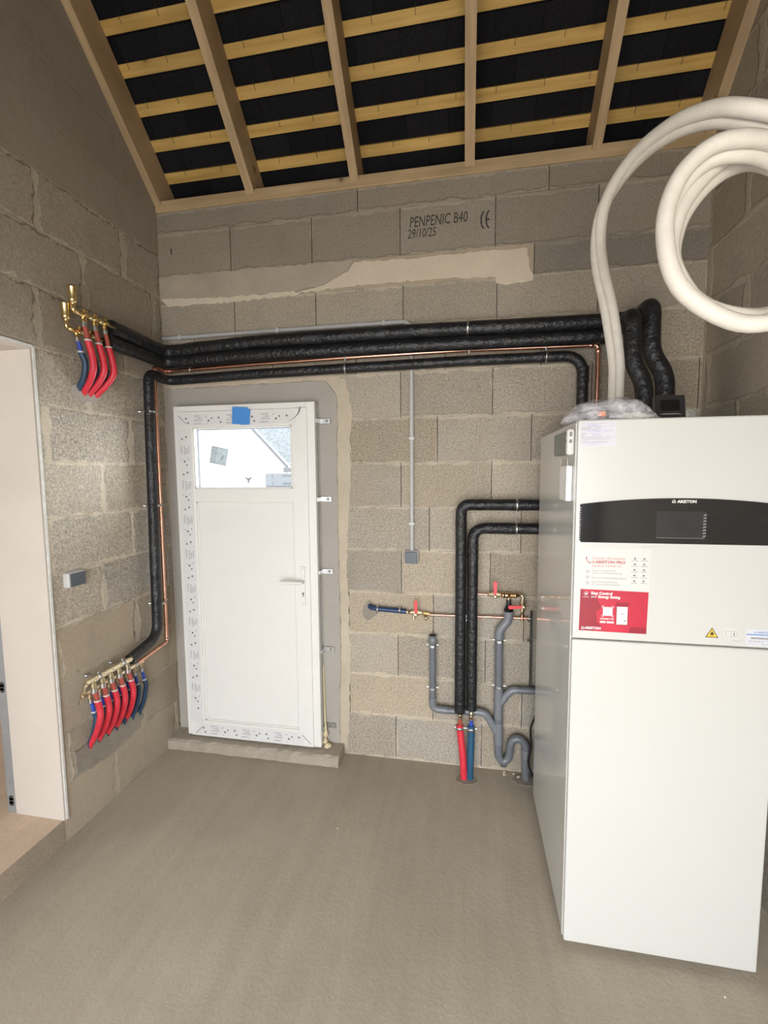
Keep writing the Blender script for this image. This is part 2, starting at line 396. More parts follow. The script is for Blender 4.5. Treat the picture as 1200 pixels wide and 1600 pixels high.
# ------------------------------------------------------------------ walls of concrete blocks
XL, XR = -1.831, 1.147
def subtract(rects, h):
    out = []
    for (a0, a1, b0, b1) in rects:
        h0, h1, g0, g1 = h
        if a1 <= h0 or a0 >= h1 or b1 <= g0 or b0 >= g1: out.append((a0, a1, b0, b1)); continue
        if b0 < g0: out.append((a0, a1, b0, g0))
        if b1 > g1: out.append((a0, a1, g1, b1))
        c0, c1 = max(b0, g0), min(b1, g1)
        if a0 < h0: out.append((a0, h0, c0, c1))
        if a1 > h1: out.append((h1, a1, c0, c1))
    return out
def block_wall(name, o, u, w, u0, u1, rows, holes, ztop, tones, thick=.2, clip=None, gap=.0022):
    """o origin, u horizontal unit, w unit into the wall; rows: (z0, z1, joints)"""
    o, u, w = Vector(o), Vector(u), Vector(w); Z = Vector((0, 0, 1)); rnd = random.Random(len(name)*7+3)
    V = []; F = []; N1 = []; N2 = []; TN = []; MI = []
    def quad(ps, n1, n2, tone, mi):
        b = len(V); V.extend(ps); F.append((b, b+1, b+2, b+3)); N1.extend(n1); N2.extend(n2); TN.extend([tone]*4); MI.append(mi)
    for ri, (z0, z1, js) in enumerate(rows):
        xs = [u0]+sorted(j for j in js if u0+.01 < j < u1-.01)+[u1]
        for bi, (a, b) in enumerate(zip(xs, xs[1:])):
            tone = tones(ri, bi, (a+b)/2, (z0+z1)/2, rnd)
            rects = [(a+(gap if bi else 0), b-(gap if bi < len(xs)-2 else 0), z0, z1)]
            for h in holes: rects = subtract(rects, h)
            for (c, d, e, f) in rects:
                P = lambda x, z, dep=0: o+u*x+Z*z+w*dep
                quad([P(c, e), P(d, e), P(d, f), P(c, f)], [(x-a, z-z0) for x, z in ((c, e), (d, e), (d, f), (c, f))], [(b-x, z1-z) for x, z in ((c, e), (d, e), (d, f), (c, f))], tone, 0)
                for x in (c, d):
                    quad([P(x, e), P(x, f), P(x, f, .012), P(x, e, .012)], [(.1, .1)]*4, [(.1, .1)]*4, (tone[0]*.6, tone[1], tone[2], 0), 0)
    back = [(u0, u1, rows[0][0], ztop)]
    for h in holes: back = subtract(back, h)
    for (c, d, e, f) in back:
        ps = [o+u*x+Z*z+w*dep for x in (c, d) for z in (e, f) for dep in (.012, thick)]
        for q in ((0, 1, 3, 2), (4, 6, 7, 5), (0, 4, 5, 1), (2, 3, 7, 6), (0, 2, 6, 4), (1, 5, 7, 3)): quad([ps[i] for i in q], [(.1, .1)]*4, [(.1, .1)]*4, (1, .5, .5, 1), 1)
    me = bpy.data.meshes.new(name); me.from_pydata(V, [], F)
    me.uv_layers.new(name='near'); me.uv_layers.new(name='far'); me.color_attributes.new('tone', 'FLOAT_COLOR', 'CORNER')
    a = me.uv_layers['near']; b_ = me.uv_layers['far']; c_ = me.color_attributes['tone']
    for i in range(len(V)):
        a.data[i].uv = N1[i]; b_.data[i].uv = N2[i]; c_.data[i].color = TN[i] if len(TN[i]) == 4 else TN[i]+(0 if name == 'wall_back' else 1,)
    me.materials.append(M_BLOCK); me.materials.append(M_SLAB); me.polygons.foreach_set('material_index', MI)
    if clip:
        bm = bmesh.new(); bm.from_mesh(me)
        for (co, no) in clip: bmesh.ops.bisect_plane(bm, geom=bm.verts[:]+bm.edges[:]+bm.faces[:], plane_co=co, plane_no=no, clear_outer=True)
        bm.to_mesh(me); bm.free()
    ob = link(bpy.data.objects.new(name, me)); OFF[ob.name] = Vector((0, 0, 0)); return tag(ob, kind='structure')

H0, SPC = .0144, .2508
def zr(k): return 0 if k == 0 else H0+SPC*k
offs = {0: .096, 1: .316, 2: .112, 3: -.182, 4: -.366, 5: -.205, 6: -.366, 7: .339, 8: -.366, 9: -.12}
rows = [(zr(k), zr(k+1), [offs[k]+.5*j for j in range(-6, 6)]) for k in range(10)]
rows += [(zr(10), 2.735, [-1.85+.5*j for j in range(8)]), (2.735, 2.89, [-1.36, -.86, .335, .94]), (2.89, 3.14, [-1.362, -.867, -.365, .137, .64]), (3.14, 3.262, [-.6, .4])]
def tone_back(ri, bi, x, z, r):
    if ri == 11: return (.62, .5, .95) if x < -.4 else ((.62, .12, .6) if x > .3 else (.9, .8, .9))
    if ri >= 12: return (r.uniform(.68, .78), r.uniform(.3, .6), .6)  # upper rows darkened, shade under the roof put into the tone
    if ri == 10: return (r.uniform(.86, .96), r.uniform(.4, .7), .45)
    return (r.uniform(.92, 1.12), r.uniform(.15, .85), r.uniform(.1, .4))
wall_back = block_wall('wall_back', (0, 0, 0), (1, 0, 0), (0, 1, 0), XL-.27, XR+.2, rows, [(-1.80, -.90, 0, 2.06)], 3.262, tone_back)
# small added board keeping light out of the eaves behind the wall plate
# gable walls: left with the opening to the next room, right plain
SL = .96
def gable_rows(u0, u1, seed):
    rnd = random.Random(seed); rr = []
    for k in range(22):
        z0 = zr(k) if k < 10 else (2.522+(k-10)*.25)
        z1 = zr(k+1) if k < 9 else (2.522+(k-9)*.25)
        o = (.32 if k % 2 else .05)+rnd.uniform(-.03, .03)-.5
        rr.append((z0, z1, [u0+o+.5*j for j in range(int((u1-u0)/.5)+2)]))
    return rr
def tone_left(ri, bi, x, z, r):  # upper shade and mid-height window light are put into the block tone
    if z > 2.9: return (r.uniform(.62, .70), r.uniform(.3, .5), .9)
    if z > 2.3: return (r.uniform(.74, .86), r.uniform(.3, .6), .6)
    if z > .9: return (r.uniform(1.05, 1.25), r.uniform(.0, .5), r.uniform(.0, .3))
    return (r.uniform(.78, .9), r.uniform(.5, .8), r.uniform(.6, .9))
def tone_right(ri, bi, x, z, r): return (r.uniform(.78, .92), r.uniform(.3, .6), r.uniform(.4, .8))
roofclip = [((0, 0, 3.285+.24), (0, SL, 1)), ((0, -3.6, 3.285+.24), (0, -SL, 1))]
DJ, DZ = -.865, 2.262         # doorway jamb and head
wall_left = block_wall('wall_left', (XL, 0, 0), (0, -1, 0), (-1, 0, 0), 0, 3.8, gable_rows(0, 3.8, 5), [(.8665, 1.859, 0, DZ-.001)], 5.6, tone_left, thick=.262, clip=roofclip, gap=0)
wall_right = block_wall('wall_right', (XR, 0, 0), (0, -1, 0), (1, 0, 0), 0, 3.8, gable_rows(0, 3.8, 11), [], 5.6, tone_right, clip=roofclip, gap=0)
rear_rows = [(z0, z1, [x+XL for x in js]) for z0, z1, js in gable_rows(0, 3.3, 21) if z1 < 3.3]
block_wall('wall_rear', (0, -3.6, 0), (1, 0, 0), (0, -1, 0), XL, XR, rear_rows, [(-1.5, .95, 0, 2.25)], 3.5, tone_right)

# floor of the room, floor of the next room a step up, ground outside
fm = MB().box(XL-.0, XR+.2, -3.8, .0, -.12, 0)
make('floor', fm, M_FLOOR, kind='structure')
make('floor', MB().box(-7, XL-.004, -4.5, .19, -.12, .113), M_OTHERFLOOR, kind='structure')
make('trim_1', MB().box(XL-.004, XL, -1.86, DJ-.013, 0, .113), M_STEP, kind='structure')
make('floor', MB().box(-14, 10, .2, 16, -.25, -.12).box(-14, 10, -16, -3.8, -.25, -.12), groundm, kind='structure')
# next room shell
nr = MB().box(-7.1, -7, -4.5, .2, 0, 2.7).box(-7, XL-.272, .0, .2, 0, 2.7).box(-7, XL-.262, -4.6, -4.5, 0, 2.7).box(-7, XL-.262, -4.5, .2, 2.6, 2.7)
make('wall_next_room', nr, plaster, kind='structure')
# plasterboard lining of the opening: near jamb, head, and grey metal stud edge
jl = MB().box(XL-.262, XL+.004, DJ-.013, DJ, .113, DZ).box(XL-.262, XL+.004, -1.86, -1.847, .113, DZ).box(XL-.262, XL+.004, -1.847, DJ-.013, DZ-.013, DZ)
make('trim_2', jl, plaster, kind='structure')
make('trim_3', jl2 := MB().box(XL-.002, XL+.009, DJ-.004, DJ+.006, .113, DZ+.004).box(XL-.002, XL+.009, -1.86, DJ, DZ-.004, DZ+.006), plaster_edge, kind='structure')
ms = MB().box(XL-.31, XL-.262, DJ-.012, DJ+.02, .113, DZ)
make('trim_4', ms, plain('galvanised_stud', (.30, .31, .32), .45, .3), kind='structure')
for zz in (.16, .72):
    make('trim_5', MB().lathe((XL-.286, DJ-.0125, zz), (0, -1, 0), [(0, .012), (.0015, .012)], 14).lathe((XL-.286, DJ-.0125, zz+.028), (0, -1, 0), [(0, .012), (.0015, .012)], 14).box(XL-.298, XL-.274, DJ-.014, DJ-.012, zz, zz+.028), black_ink, kind='structure')

# grey render round the outside door, concrete curb
poly = jagged([(XL+.0, 2.235), (-1.60, 2.232), (-1.2, 2.236), (-.86, 2.242), (-.80, 2.238), (-.735, 2.15), (-.742, 1.4), (-.735, .7), (-.752, .05), (-.752, 0), (XL, 0)], .03, .004, 3, skip=(8, 9, 10))
def ring_patch(outer, z=.007):
    return MB().prism(outer, (0, -.0, 0), UX, UZ, (0, -1, 0), z)
# left strip, right strip and head strip so that the door opening stays free
pl = [p for p in poly]
def clip_poly(poly, f):
    out = []
    for a, b in zip(poly, poly[1:]+poly[:1]):
        fa, fb = f(a), f(b)
        if fa >= 0: out.append(a)
        if (fa >= 0) != (fb >= 0):
            t = fa/(fa-fb); out.append((a[0]+(b[0]-a[0])*t, a[1]+(b[1]-a[1])*t))
    return out
rp = MB()
for fs in ([lambda p: p[1]-2.06], [lambda p: 2.06-p[1], lambda p: p[0]+.90], [lambda p: 2.06-p[1], lambda p: -1.715-p[0]]):
    q = pl
    for f in fs: q = clip_poly(q, f)
    rp.prism(q, (0, 0, 0), UX, UZ, (0, -1, 0), .008)
make('trim_6', rp, M_RENDER, kind='structure')
lr = MB().prism(jagged([(XL+.002, 2.237), (-.86, 2.244), (-.80, 2.240), (-.735, 2.152), (-.742, 1.4), (-.735, .7), (-.752, .06), (-.70, .02), (-.675, .6), (-.69, 1.2), (-.66, 1.7), (-.65, 2.1), (-.68, 2.25), (-.80, 2.275), (-1.3, 2.27), (XL+.002, 2.265)], .03, .007, 15, skip=(15,)), (0, 0, 0), UX, UZ, (0, -1, 0), .003)
make('trim_17', lr, cement_material('beige_smear', (.45, .385, .29), (.53, .46, .36), 6, .3, 0, .14), kind='structure')
rndc = random.Random(4)
cu = MB(); xs = [XL+.002+i*(1.106/30) for i in range(31)]
sec = []
for i, x in enumerate(xs):
    j = [rndc.uniform(-.004, .004) for _ in range(4)]
    sec.append([(x, -.008, 0), (x, -.142+j[0], 0), (x, -.14+j[1], .05+j[2]), (x, -.125+j[3], .062+j[1]), (x, -.008, .066)])
vs = [p for s_ in sec for p in s_]; fs = [(i*5+k, i*5+k+1, (i+1)*5+k+1, (i+1)*5+k) for i in range(30) for k in range(4)]
cu.add(vs, fs+[(0, 1, 2, 3, 4), (154, 153, 152, 151, 150)])
make('trim_7', cu, M_CURB, kind='structure')
# lintel mortar bands
lp = jagged([(-.98, 2.735), (-.80, 2.745), (-.55, 2.755), (-.1, 2.75), (.14, 2.735), (.145, 2.705), (.20, 2.69), (.33, 2.705), (.335, 2.73), (.31, 2.775), (.30, 2.868), (.1, 2.872), (-.3, 2.868), (-.62, 2.878), (-.66, 2.83), (-.80, 2.77)], .025, .005, 8)
make('trim_8', MB().prism(lp, (0, 0, 0), UX, UZ, (0, -1, 0), .004), M_LIGHTPATCH, kind='structure')
bp = jagged([(XL, 2.755), (-1.5, 2.74), (-1.0, 2.745), (-.80, 2.775), (-.66, 2.84), (-.63, 2.89), (-1.1, 2.893), (XL, 2.90)], .03, .006, 9, skip=(7,))
make('trim_9', MB().prism(bp, (0, 0, 0), UX, UZ, (0, -1, 0), .0032), M_BROWNPATCH, kind='structure')
bp = jagged([(-1.78, 2.722), (-1.35, 2.72), (-.95, 2.73), (-.98, 2.752), (-1.4, 2.748), (XL+.01, 2.768)], .02, .006, 12)
make('trim_10', MB().prism(bp, (0, 0, 0), UX, UZ, (0, -1, 0), .005), M_LIGHTPATCH, kind='structure')
# mortar plugs where pipes pass through walls and floor
make('trim_11', MB().prism([(-.602, .90), (-.588, .94), (-.558, .968), (-.527, .945), (-.52, .92), (-.512, .885), (-.54, .862), (-.567, .844), (-.592, .862)], (0, 0, 0), UX, UZ, (0, -1, 0), .004), M_DARKPATCH, kind='structure')
make('trim_12', MB().prism(patch(3, .60, 2.115, .085, .045, 30, .05), (XL, 0, 0), (0, -1, 0), UZ, (1, 0, 0), .004), M_RENDER, kind='structure')
lowp = jagged([(.80, .40), (.72, .40), (.55, .375), (.36, .37), (.335, .33), (.40, .27), (.50, .265), (.60, .25), (.70, .26), (.80, .285)], .02, .008, 6)
make('trim_13', MB().prism(lowp, (XL, 0, 0), (0, -1, 0), UZ, (1, 0, 0), .006), M_DARKPATCH, kind='structure')
make('trim_14', MB().prism(patch(8, .013, -.118, .062, .04, 26, .12), (0, 0, 0), UX, (0, 1, 0), UZ, .003), M_DARKPATCH, kind='structure')
make('trim_15', MB().prism(patch(9, .335, -.07, .07, .05, 26, .15), (0, 0, 0), UX, (0, 1, 0), UZ, .004), M_DARKPATCH, kind='structure')
# mortar crumbs left on the floor along the wall and on the screed
rc = random.Random(12); c = MB()
for i in range(16):
    x, y = (rc.uniform(.22, .34), rc.uniform(-.06, -.012)) if i < 9 else (rc.uniform(-1.2, .9), rc.uniform(-1.7, -.5))
    s_ = rc.uniform(.004, .009) if i < 9 else rc.uniform(.002, .0045)
    bm = bmesh.new(); bmesh.ops.create_icosphere(bm, subdivisions=1, radius=s_)
    bm.verts.index_update()
    c.add([Vector((x, y, s_*.6))+v.co*rc.uniform(.7, 1.2) for v in bm.verts], [[v.index for v in f.verts] for f in bm.faces]); bm.free()
make('mortar_crumbs', c, M_LIGHTPATCH, label='loose mortar crumbs scattered on the grey screed and by the drain', cat='crumbs', kind='stuff')
# stamped writing on a block
OFFW = wall_back
text('stamped_text', 'PENPENIC B40', .078, (-.315, -.0012, 3.030), UX, (0.02, 0, 1), black_ink, wall_back, squeeze=.62, shear=.1)
text('stamped_text', '29/10/25', .066, (-.325, -.0012, 2.975), UX, (0.02, 0, 1), black_ink, wall_back, squeeze=.66, shear=.1)
ce = MB()
for cx in (.082, .108):
    for k in range(7):
        a0, a1 = math.radians(95+k*24), math.radians(95+(k+1)*24)
        ce.add([(cx+.022*math.cos(a), -.0012, 3.03+.047*math.sin(a)) for a in (a0, a1)]+[(cx+.014*math.cos(a), -.0012, 3.03+.039*math.sin(a)) for a in (a1, a0)], [(0, 1, 2, 3)])
ce.add([(.093, -.0012, 3.026), (.108, -.0012, 3.026), (.108, -.0012, 3.034), (.093, -.0012, 3.034)], [(0, 1, 2, 3)])
make('stamped_mark', ce, black_ink, wall_back)
# pencil tick left of the stamped block
make('stamped_mark', MB().add([(-1.745, -.0012, 3.02), (-1.738, -.0012, 3.02), (-1.742, -.0012, 3.06), (-1.75, -.0012, 3.055)], [(0, 1, 2, 3)]), black_ink, wall_back)

# ------------------------------------------------------------------ roof
NR = Vector((0, SL, 1)).normalized(); DR = Vector((0, -1, SL)).normalized(); RB = 3.285
def rp_(y, off=0):       # point (y,z) on plane parallel to the rafters' underside
    q = off*math.hypot(1, SL); return (y, RB-SL*y+q)
yr = -1.8
slab = MB()
o1 = .1995; ytop = .36
a = rp_(ytop, o1); b = rp_(yr, o1); c = rp_(yr, o1+.02); d = rp_(ytop, o1+.02)
x0, x1 = XL-.27, XR+.2
slab.add([(x0, *a), (x0, *b), (x0, *c), (x0, *d), (x1, *a), (x1, *b), (x1, *c), (x1, *d)], [(0, 1, 2, 3), (4, 7, 6, 5), (0, 4, 5, 1), (3, 2, 6, 7), (0, 3, 7, 4), (1, 5, 6, 2)])
m_ = lambda p: (-3.6-p[0], p[1])
slab.add([(x0, *m_(a)), (x0, *m_(b)), (x0, *m_(c)), (x0, *m_(d)), (x1, *m_(a)), (x1, *m_(b)), (x1, *m_(c)), (x1, *m_(d))], [(0, 1, 2, 3), (4, 7, 6, 5), (0, 4, 5, 1), (3, 2, 6, 7), (0, 3, 7, 4), (1, 5, 6, 2)])
make('ceiling', slab, M_SLATE, kind='structure')
make('trim_16', MB().box(XL, XR, .125, .2, 3.262, 3.42), M_SLATE, kind='structure')  # added dark board, stops light leaking in under the slates
# wall plate
make('wall_plate', MB().box(XL+.001, XR-.001, -.012, .12, 3.2625, 3.325, bev=.003, seg=1), M_PLATE,
     label='long pale timber wall plate lying on top of the back block wall', cat='timber beam')
rx = [(-1.829, -1.787, 'pale timber rafter running tight against the left block wall'),
      (-1.245, -1.197, 'second timber rafter from the left wall, sloping up over the white door'),
      (-.636, -.59, 'third timber rafter from the left wall, above the grey conduit'),
      (-.022, .028, 'middle timber rafter seen straight on, above the stamped block'),
      (.598, .642, 'timber rafter left of the white hose, second from the right wall'),
      (1.10, 1.1455, 'timber rafter running tight against the right block wall')]
for (xa, xb, lab) in rx:
    top = lambda y: rp_(y, .175)
    prof = [(-.0125, RB+SL*.0125), (-.0125, 3.326), (.122, 3.326), top(.122), top(yr), rp_(yr)]
    make('rafter', MB().prism(prof, (xa, 0, 0), (0, 1, 0), UZ, (1, 0, 0), xb-xa), M_RAFTER, label=lab, cat='rafter', group='timber rafters')
ordn = ['lowest yellow batten, just above the wall plate', 'second yellow batten up from the wall plate', 'third yellow batten up from the wall plate', 'fourth yellow batten up from the wall plate',
        'fifth yellow batten up from the wall plate', 'sixth yellow batten up, at the top edge of the photo', 'seventh yellow batten up, in the topmost left corner', 'yellow batten eighth from the wall plate, high under the ridge']
hk = random.Random(2); hook_me = None
for k in range(8):
    yc = .0575-.1125*k; cy, cz = rp_(yc, .1865)
    c = Vector((0, cy, cz)); hw, ht = .0265, .0112
    P = lambda x, s_, t: Vector((x, 0, 0))+c+DR*s_*hw+NR*t*ht
    mb = MB(); mb.add([P(x, s_, t) for x in (XL+.001, XR-.001) for s_ in (-1, 1) for t in (-1, 1)], [(0, 1, 3, 2), (4, 6, 7, 5), (0, 4, 5, 1), (2, 3, 7, 6), (0, 2, 6, 4), (1, 5, 7, 3)])
    bt = make('batten', mb, M_BATTEN, label=ordn[k], cat='batten', group='yellow roof battens', base=(0, cy, cz))
    # slate hooks: bent wire over each batten
    xx = XL+.08+hk.uniform(0, .1)
    while xx < XR-.05:
        if all(not (ra-.012 < xx < rb+.012) for ra, rb, _ in rx):
            if hook_me is None:
                h = MB().tube([Vector((0, 0, 0))+DR*.040-NR*.004, Vector((0, 0, 0))+DR*.031-NR*.0122, DR*.004-NR*.0122, DR*.002-NR*.0112], .0013, 6)
                me = bpy.data.meshes.new('slate_hook'); me.from_pydata([tuple(v) for v in h.v], [], h.f); me.materials.append(black_ink); hook_me = me
            ho = link(bpy.data.objects.new('slate_hook', hook_me)); ho.parent = bt; ho.location = (xx, 0, 0)
        xx += .205+hk.uniform(-.03, .03)

# ------------------------------------------------------------------ outside: neighbouring house
hs = thing('neighbouring_house', (-4, 5.5, -.12), 'white rendered house with slate roof seen through the door glass', 'house')
verge = [(-5.9, -.12), (-3.114, -.12), (-3.114, 1.827), (-3.816, 2.571), (-5.9, 4.78)]
make('wall', MB().prism(verge, (0, 5, 0), UX, UZ, (0, 1, 0), .2), housewall, hs)
make('verge_board', MB().prism([(-3.10, 1.80), (-3.10, 1.86), (-5.9, 4.83), (-5.9, 4.77)], (0, 4.96, 0), UX, UZ, (0, 1, 0), .04), trimgrey, hs)
make('wing_roof', MB().add([(-5.5, 6.0, 1.6), (1.5, 6.0, 1.6), (1.5, 9.5, 4.8), (-5.5, 9.5, 4.8)], [(0, 1, 2, 3)]).add([(-5.5, 6.0, 1.55), (1.5, 6.0, 1.55), (1.5, 9.5, 4.75), (-5.5, 9.5, 4.75)], [(3, 2, 1, 0)]), houseslate, hs)
make('wing_wall', MB().box(-3.0, 1.4, 6.2, 9.4, -.12, 1.72), housewall, hs)
make('gutter_end', MB().box(-3.16, -3.04, 4.93, 5.0, 1.74, 1.82), trimgrey, hs)
make('downpipe', MB().cyl((-4.85, 4.93, -.12), (-4.85, 4.93, 3.6), .04, 10), housewall, hs)
yb = MB()
for ang in (90+60, 90-60, -90): yb.prism([(0, -.012), (.07, -.008), (.07, .008), (0, .012)], (-3.85, 4.96, 1.62), (math.cos(math.radians(ang)), 0, math.sin(math.radians(ang))), (-math.sin(math.radians(ang)), 0, math.cos(math.radians(ang))), (0, 1, 0), .03)
make('wall_bracket', yb, trimgrey, hs)

# ------------------------------------------------------------------ the white door
dr = thing('door_1', (-1.29, -.05, .066), kind='structure')
DX0, DX1, Z0, Z1 = -1.726, -.845, .072, 2.117
fr = MB()
yf, yb_ = -.080, -.0085
fw = .05
fr.box(DX0, DX0+fw, yf, yb_, Z0, Z1, bev=.003).box(DX1-fw, DX1, yf, yb_, Z0, Z1, bev=.003).box(DX0+fw, DX1-fw, yf, yb_, Z1-fw, Z1, bev=.003).box(DX0+fw, DX1-fw, yf+.01, yb_, Z0, Z0+.02, bev=.002)
make('door_frame', fr, white_door, dr)
make('frame_seal', MB().box(DX1+.0005, DX1+.004, -.045, -.04, Z0, Z1), ink, dr)
LX0, LX1, LZ0, LZ1 = -1.695, -.889, .076, 2.083
gx0, gx1, gz0, gz1 = -1.597, -.981, 1.629, 1.988
px0, px1, pz0, pz1 = -1.587, -.983, .178, 1.549
leaf = MB()
yl = -.092
leaf.box(LX0, gx0, yl, -.02, LZ0, LZ1, bev=.004).box(gx1, LX1, yl, -.02, LZ0, LZ1, bev=.004)
leaf.box(gx0-.006, gx1+.006, yl+.0005, -.02, gz1, LZ1-.001, bev=.004).box(gx0-.006, gx1+.006, yl+.0005, -.02, pz1, gz0, bev=.003).box(gx0-.006, gx1+.006, yl+.0005, -.02, LZ0, pz0, bev=.003)
lf = make('door_leaf', leaf, white_door, dr)
pn = MB().box(gx0-.001, gx1+.001, yl+.013, -.03, pz0-.001, pz1+.001)
for (a_, b_2, c_, d_) in ((gx0, gx0+.014, pz0, pz1), (gx1-.006, gx1, pz0, pz1), (gx0, gx1, pz0, pz0+.010), (gx0, gx1, pz1-.008, pz1)):
    pn.box(a_, b_2, yl+.006, yl+.014, c_, d_, bev=.002, seg=1)
make('door_panel', pn, white_door, dr)
gb = MB()
for (a_, b_2, c_, d_) in ((gx0, gx0+.008, gz0, gz1), (gx1-.008, gx1, gz0, gz1), (gx0, gx1, gz0, gz0+.008), (gx0, gx1, gz1-.008, gz1)): gb.box(a_, b_2, yl+.002, -.045, c_, d_, bev=.001, seg=1)
make('glazing_bead', gb, white_door, dr)
make('glazing_spacer', MB().box(gx0+.008, gx0+.016, -.056, -.04, gz0+.008, gz1-.008).box(gx0+.008, gx1-.008, -.056, -.04, gz1-.012, gz1-.008), plain('steel_blue_spacer', (.30, .36, .45), .4), dr)
make('glass_pane', MB().box(gx0+.006, gx1-.006, -.060, -.056, gz0+.006, gz1-.006), M_GLASS, dr)
# stickers on the glass
def tilt_rect(cx, cz, w, h, ang, y, t=.0006):
    ca, sa = math.cos(ang), math.sin(ang)
    return MB().prism([(-w/2, -h/2), (w/2, -h/2), (w/2, h/2), (-w/2, h/2)], (cx, y, cz), (ca, 0, sa), (-sa, 0, ca), (0, -1, 0), t)
ang = -.20
st = make('glass_sticker', tilt_rect(-1.452, 1.822, .108, .102, ang, -.0602), stickerglass2, dr, label='small tilted pale blue label')
ca, sa = math.cos(ang), math.sin(ang)
sb = MB()
def loc2(u_, v_): return (-1.452+u_*ca-v_*sa, -.0612, 1.822+u_*sa+v_*ca)
for r_ in range(11): sb.prism([(-.05, -.0018), (-.028, -.0018), (-.028, .0018), (-.05, .0018)], loc2(0, -.044+r_*.0088), (ca, 0, sa), (-sa, 0, ca), (0, -1, 0), .0003)
sb.prism([(-.024, -.05), (-.019, -.05), (-.019, .05), (-.024, .05)], loc2(0, 0), (ca, 0, sa), (-sa, 0, ca), (0, -1, 0), .0003)
sb.prism([(.012, -.02), (.022, -.016), (.02, -.004), (.03, .004), (.02, .012), (.014, -.002), (.006, -.01)], loc2(.008, 0), (ca, 0, sa), (-sa, 0, ca), (0, -1, 0), .0003)
for (a_, b_2, c_, d_) in ((-.054, .054, -.051, -.048), (-.054, .054, .048, .051), (.051, .054, -.051, .051), (-.054, -.051, -.051, .051)):
    sb.prism([(a_, c_), (b_2, c_), (b_2, d_), (a_, d_)], loc2(0, 0), (ca, 0, sa), (-sa, 0, ca), (0, -1, 0), .0003)
make('sticker_print', sb, stickerglass, st)
st = make('glass_sticker', MB().box(-1.160, -.998, -.0608, -.0602, 1.637, 1.715), plain('pale_label_film', (.60, .68, .78), .6, var=.05), dr, label='pale label in lower right corner of the pane')
sb = MB()
for c_ in (1.66, 1.70): sb.box(-1.117, -1.113, -.0612, -.0609, c_-.012, c_+.008)
for i in range(7):
    for c_ in (1.655, 1.700): sb.box(-1.05+i*.007, -1.046+i*.007, -.0612, -.0609, c_-.006, c_+.008)
make('sticker_print', sb, stickerglass, st)
# protective film strips with print
def film_strip(x0_, x1_, z0_, z1_, seed, vert):
    s_ = make('protective_film', MB().box(x0_, x1_, yl-.0009, yl-.0003, z0_, z1_), film, dr, label='glossy protective film strip with grey print')
    mb = MB(); r = random.Random(seed); y = yl-.0012; L_ = (z1_-z0_) if vert else (x1_-x0_)
    def put(a, b, w_, h_, n=0):    # a along, b across
        if vert: cx, cz = x0_+b, z1_-a
        else: cx, cz = x0_+a, z0_+b
        if n: mb.add([(cx+w_*math.cos(6.283*k/n), y, cz+w_*math.sin(6.283*k/n)) for k in range(n)], [tuple(range(n))])
        else:
            ww, hh = (h_, w_) if vert else (w_, h_)
            mb.add([(cx-ww/2, y, cz-hh/2), (cx+ww/2, y, cz-hh/2), (cx+ww/2, y, cz+hh/2), (cx-ww/2, y, cz+hh/2)], [(0, 1, 2, 3)])
    Wd = (x1_-x0_) if vert else (z1_-z0_)
    a = .05; t_ = []
    while a < L_-.02:
        if a > L_-.19:
            put(a, Wd*.62, .0065, 0, 8); break
        put(a, Wd*.62, .0065, 0, 8); put(a+.012, Wd*.28, .006, 0, 8)
        for (da, fb, wl) in ((.075, .20, .05), (.082, .45, .055), (.086, .62, .035), (.078, .80, .045)): t_.append((a+da, Wd*fb, wl))
        put(a+.13, Wd*.75, .004, 0, 5); put(a+.145, Wd*.42, .007, 0, 6); put(a+.135, Wd*.18, .003, 0, 4)
        put(a+.165, Wd*.60, .006, 0, 5); put(a+.17, Wd*.25, .002, .003)
        a += .21
    make('film_print', mb, ink, s_)
    tm = MB()
    for (aa, bb, wl) in t_:
        if aa > L_-.04: continue
        n = 7; 
        for k in range(n):
            off = (k-n/2)*wl/n; hgt = r.choice((.006, .010, .008)); 
            if vert: cx, cz = x0_+bb, z1_-aa-off
            else: cx, cz = x0_+aa+off, z0_+bb
            w2, h2 = (hgt, wl/n*.62) if vert else (wl/n*.62, hgt)
            tm.add([(cx-w2/2, y, cz-h2/2), (cx+w2/2, y, cz-h2/2), (cx+w2/2, y, cz+h2/2), (cx-w2/2, y, cz+h2/2)], [(0, 1, 2, 3)])
    make('film_print', tm, ink2, s_)
film_strip(LX0+.006, gx0-.014, .164, 1.985, 1, True)
film_strip(LX0+.01, -.955, 1.996, 2.070, 2, False)
film_strip(-1.66, -.95, LZ0+.006, .160, 3, False)
cs = MB()
for (x_, z_, dx, dz_) in ((-1.685, 2.06, .05, -.05), (-1.665, .09, .05, .05), (-.955, .145, .05, -.05)):
    cs.prism([(0, -.002), (.07, -.0015), (.07, .0015), (0, .002)], (x_, yl-.001, z_), (dx/.0707, 0, dz_/.0707), (-dz_/.0707, 0, dx/.0707), (0, -1, 0), .0006)
for k in range(8):
    a0, a1 = math.radians(-75+k*9), math.radians(-75+(k+1)*9); R_ = .10; wv = .001+.0006*k
    cs.add([(-1.02+R_*math.cos(a), yl-.0016, 2.09+R_*.8*math.sin(a)-.0) for a in (a0, a1)]+[(-1.02+(R_-wv*2)*math.cos(a), yl-.0016, 2.09+(R_-wv*2)*.8*math.sin(a)) for a in (a1, a0)], [(0, 1, 2, 3)])
make('film_print', cs, ink, dr)
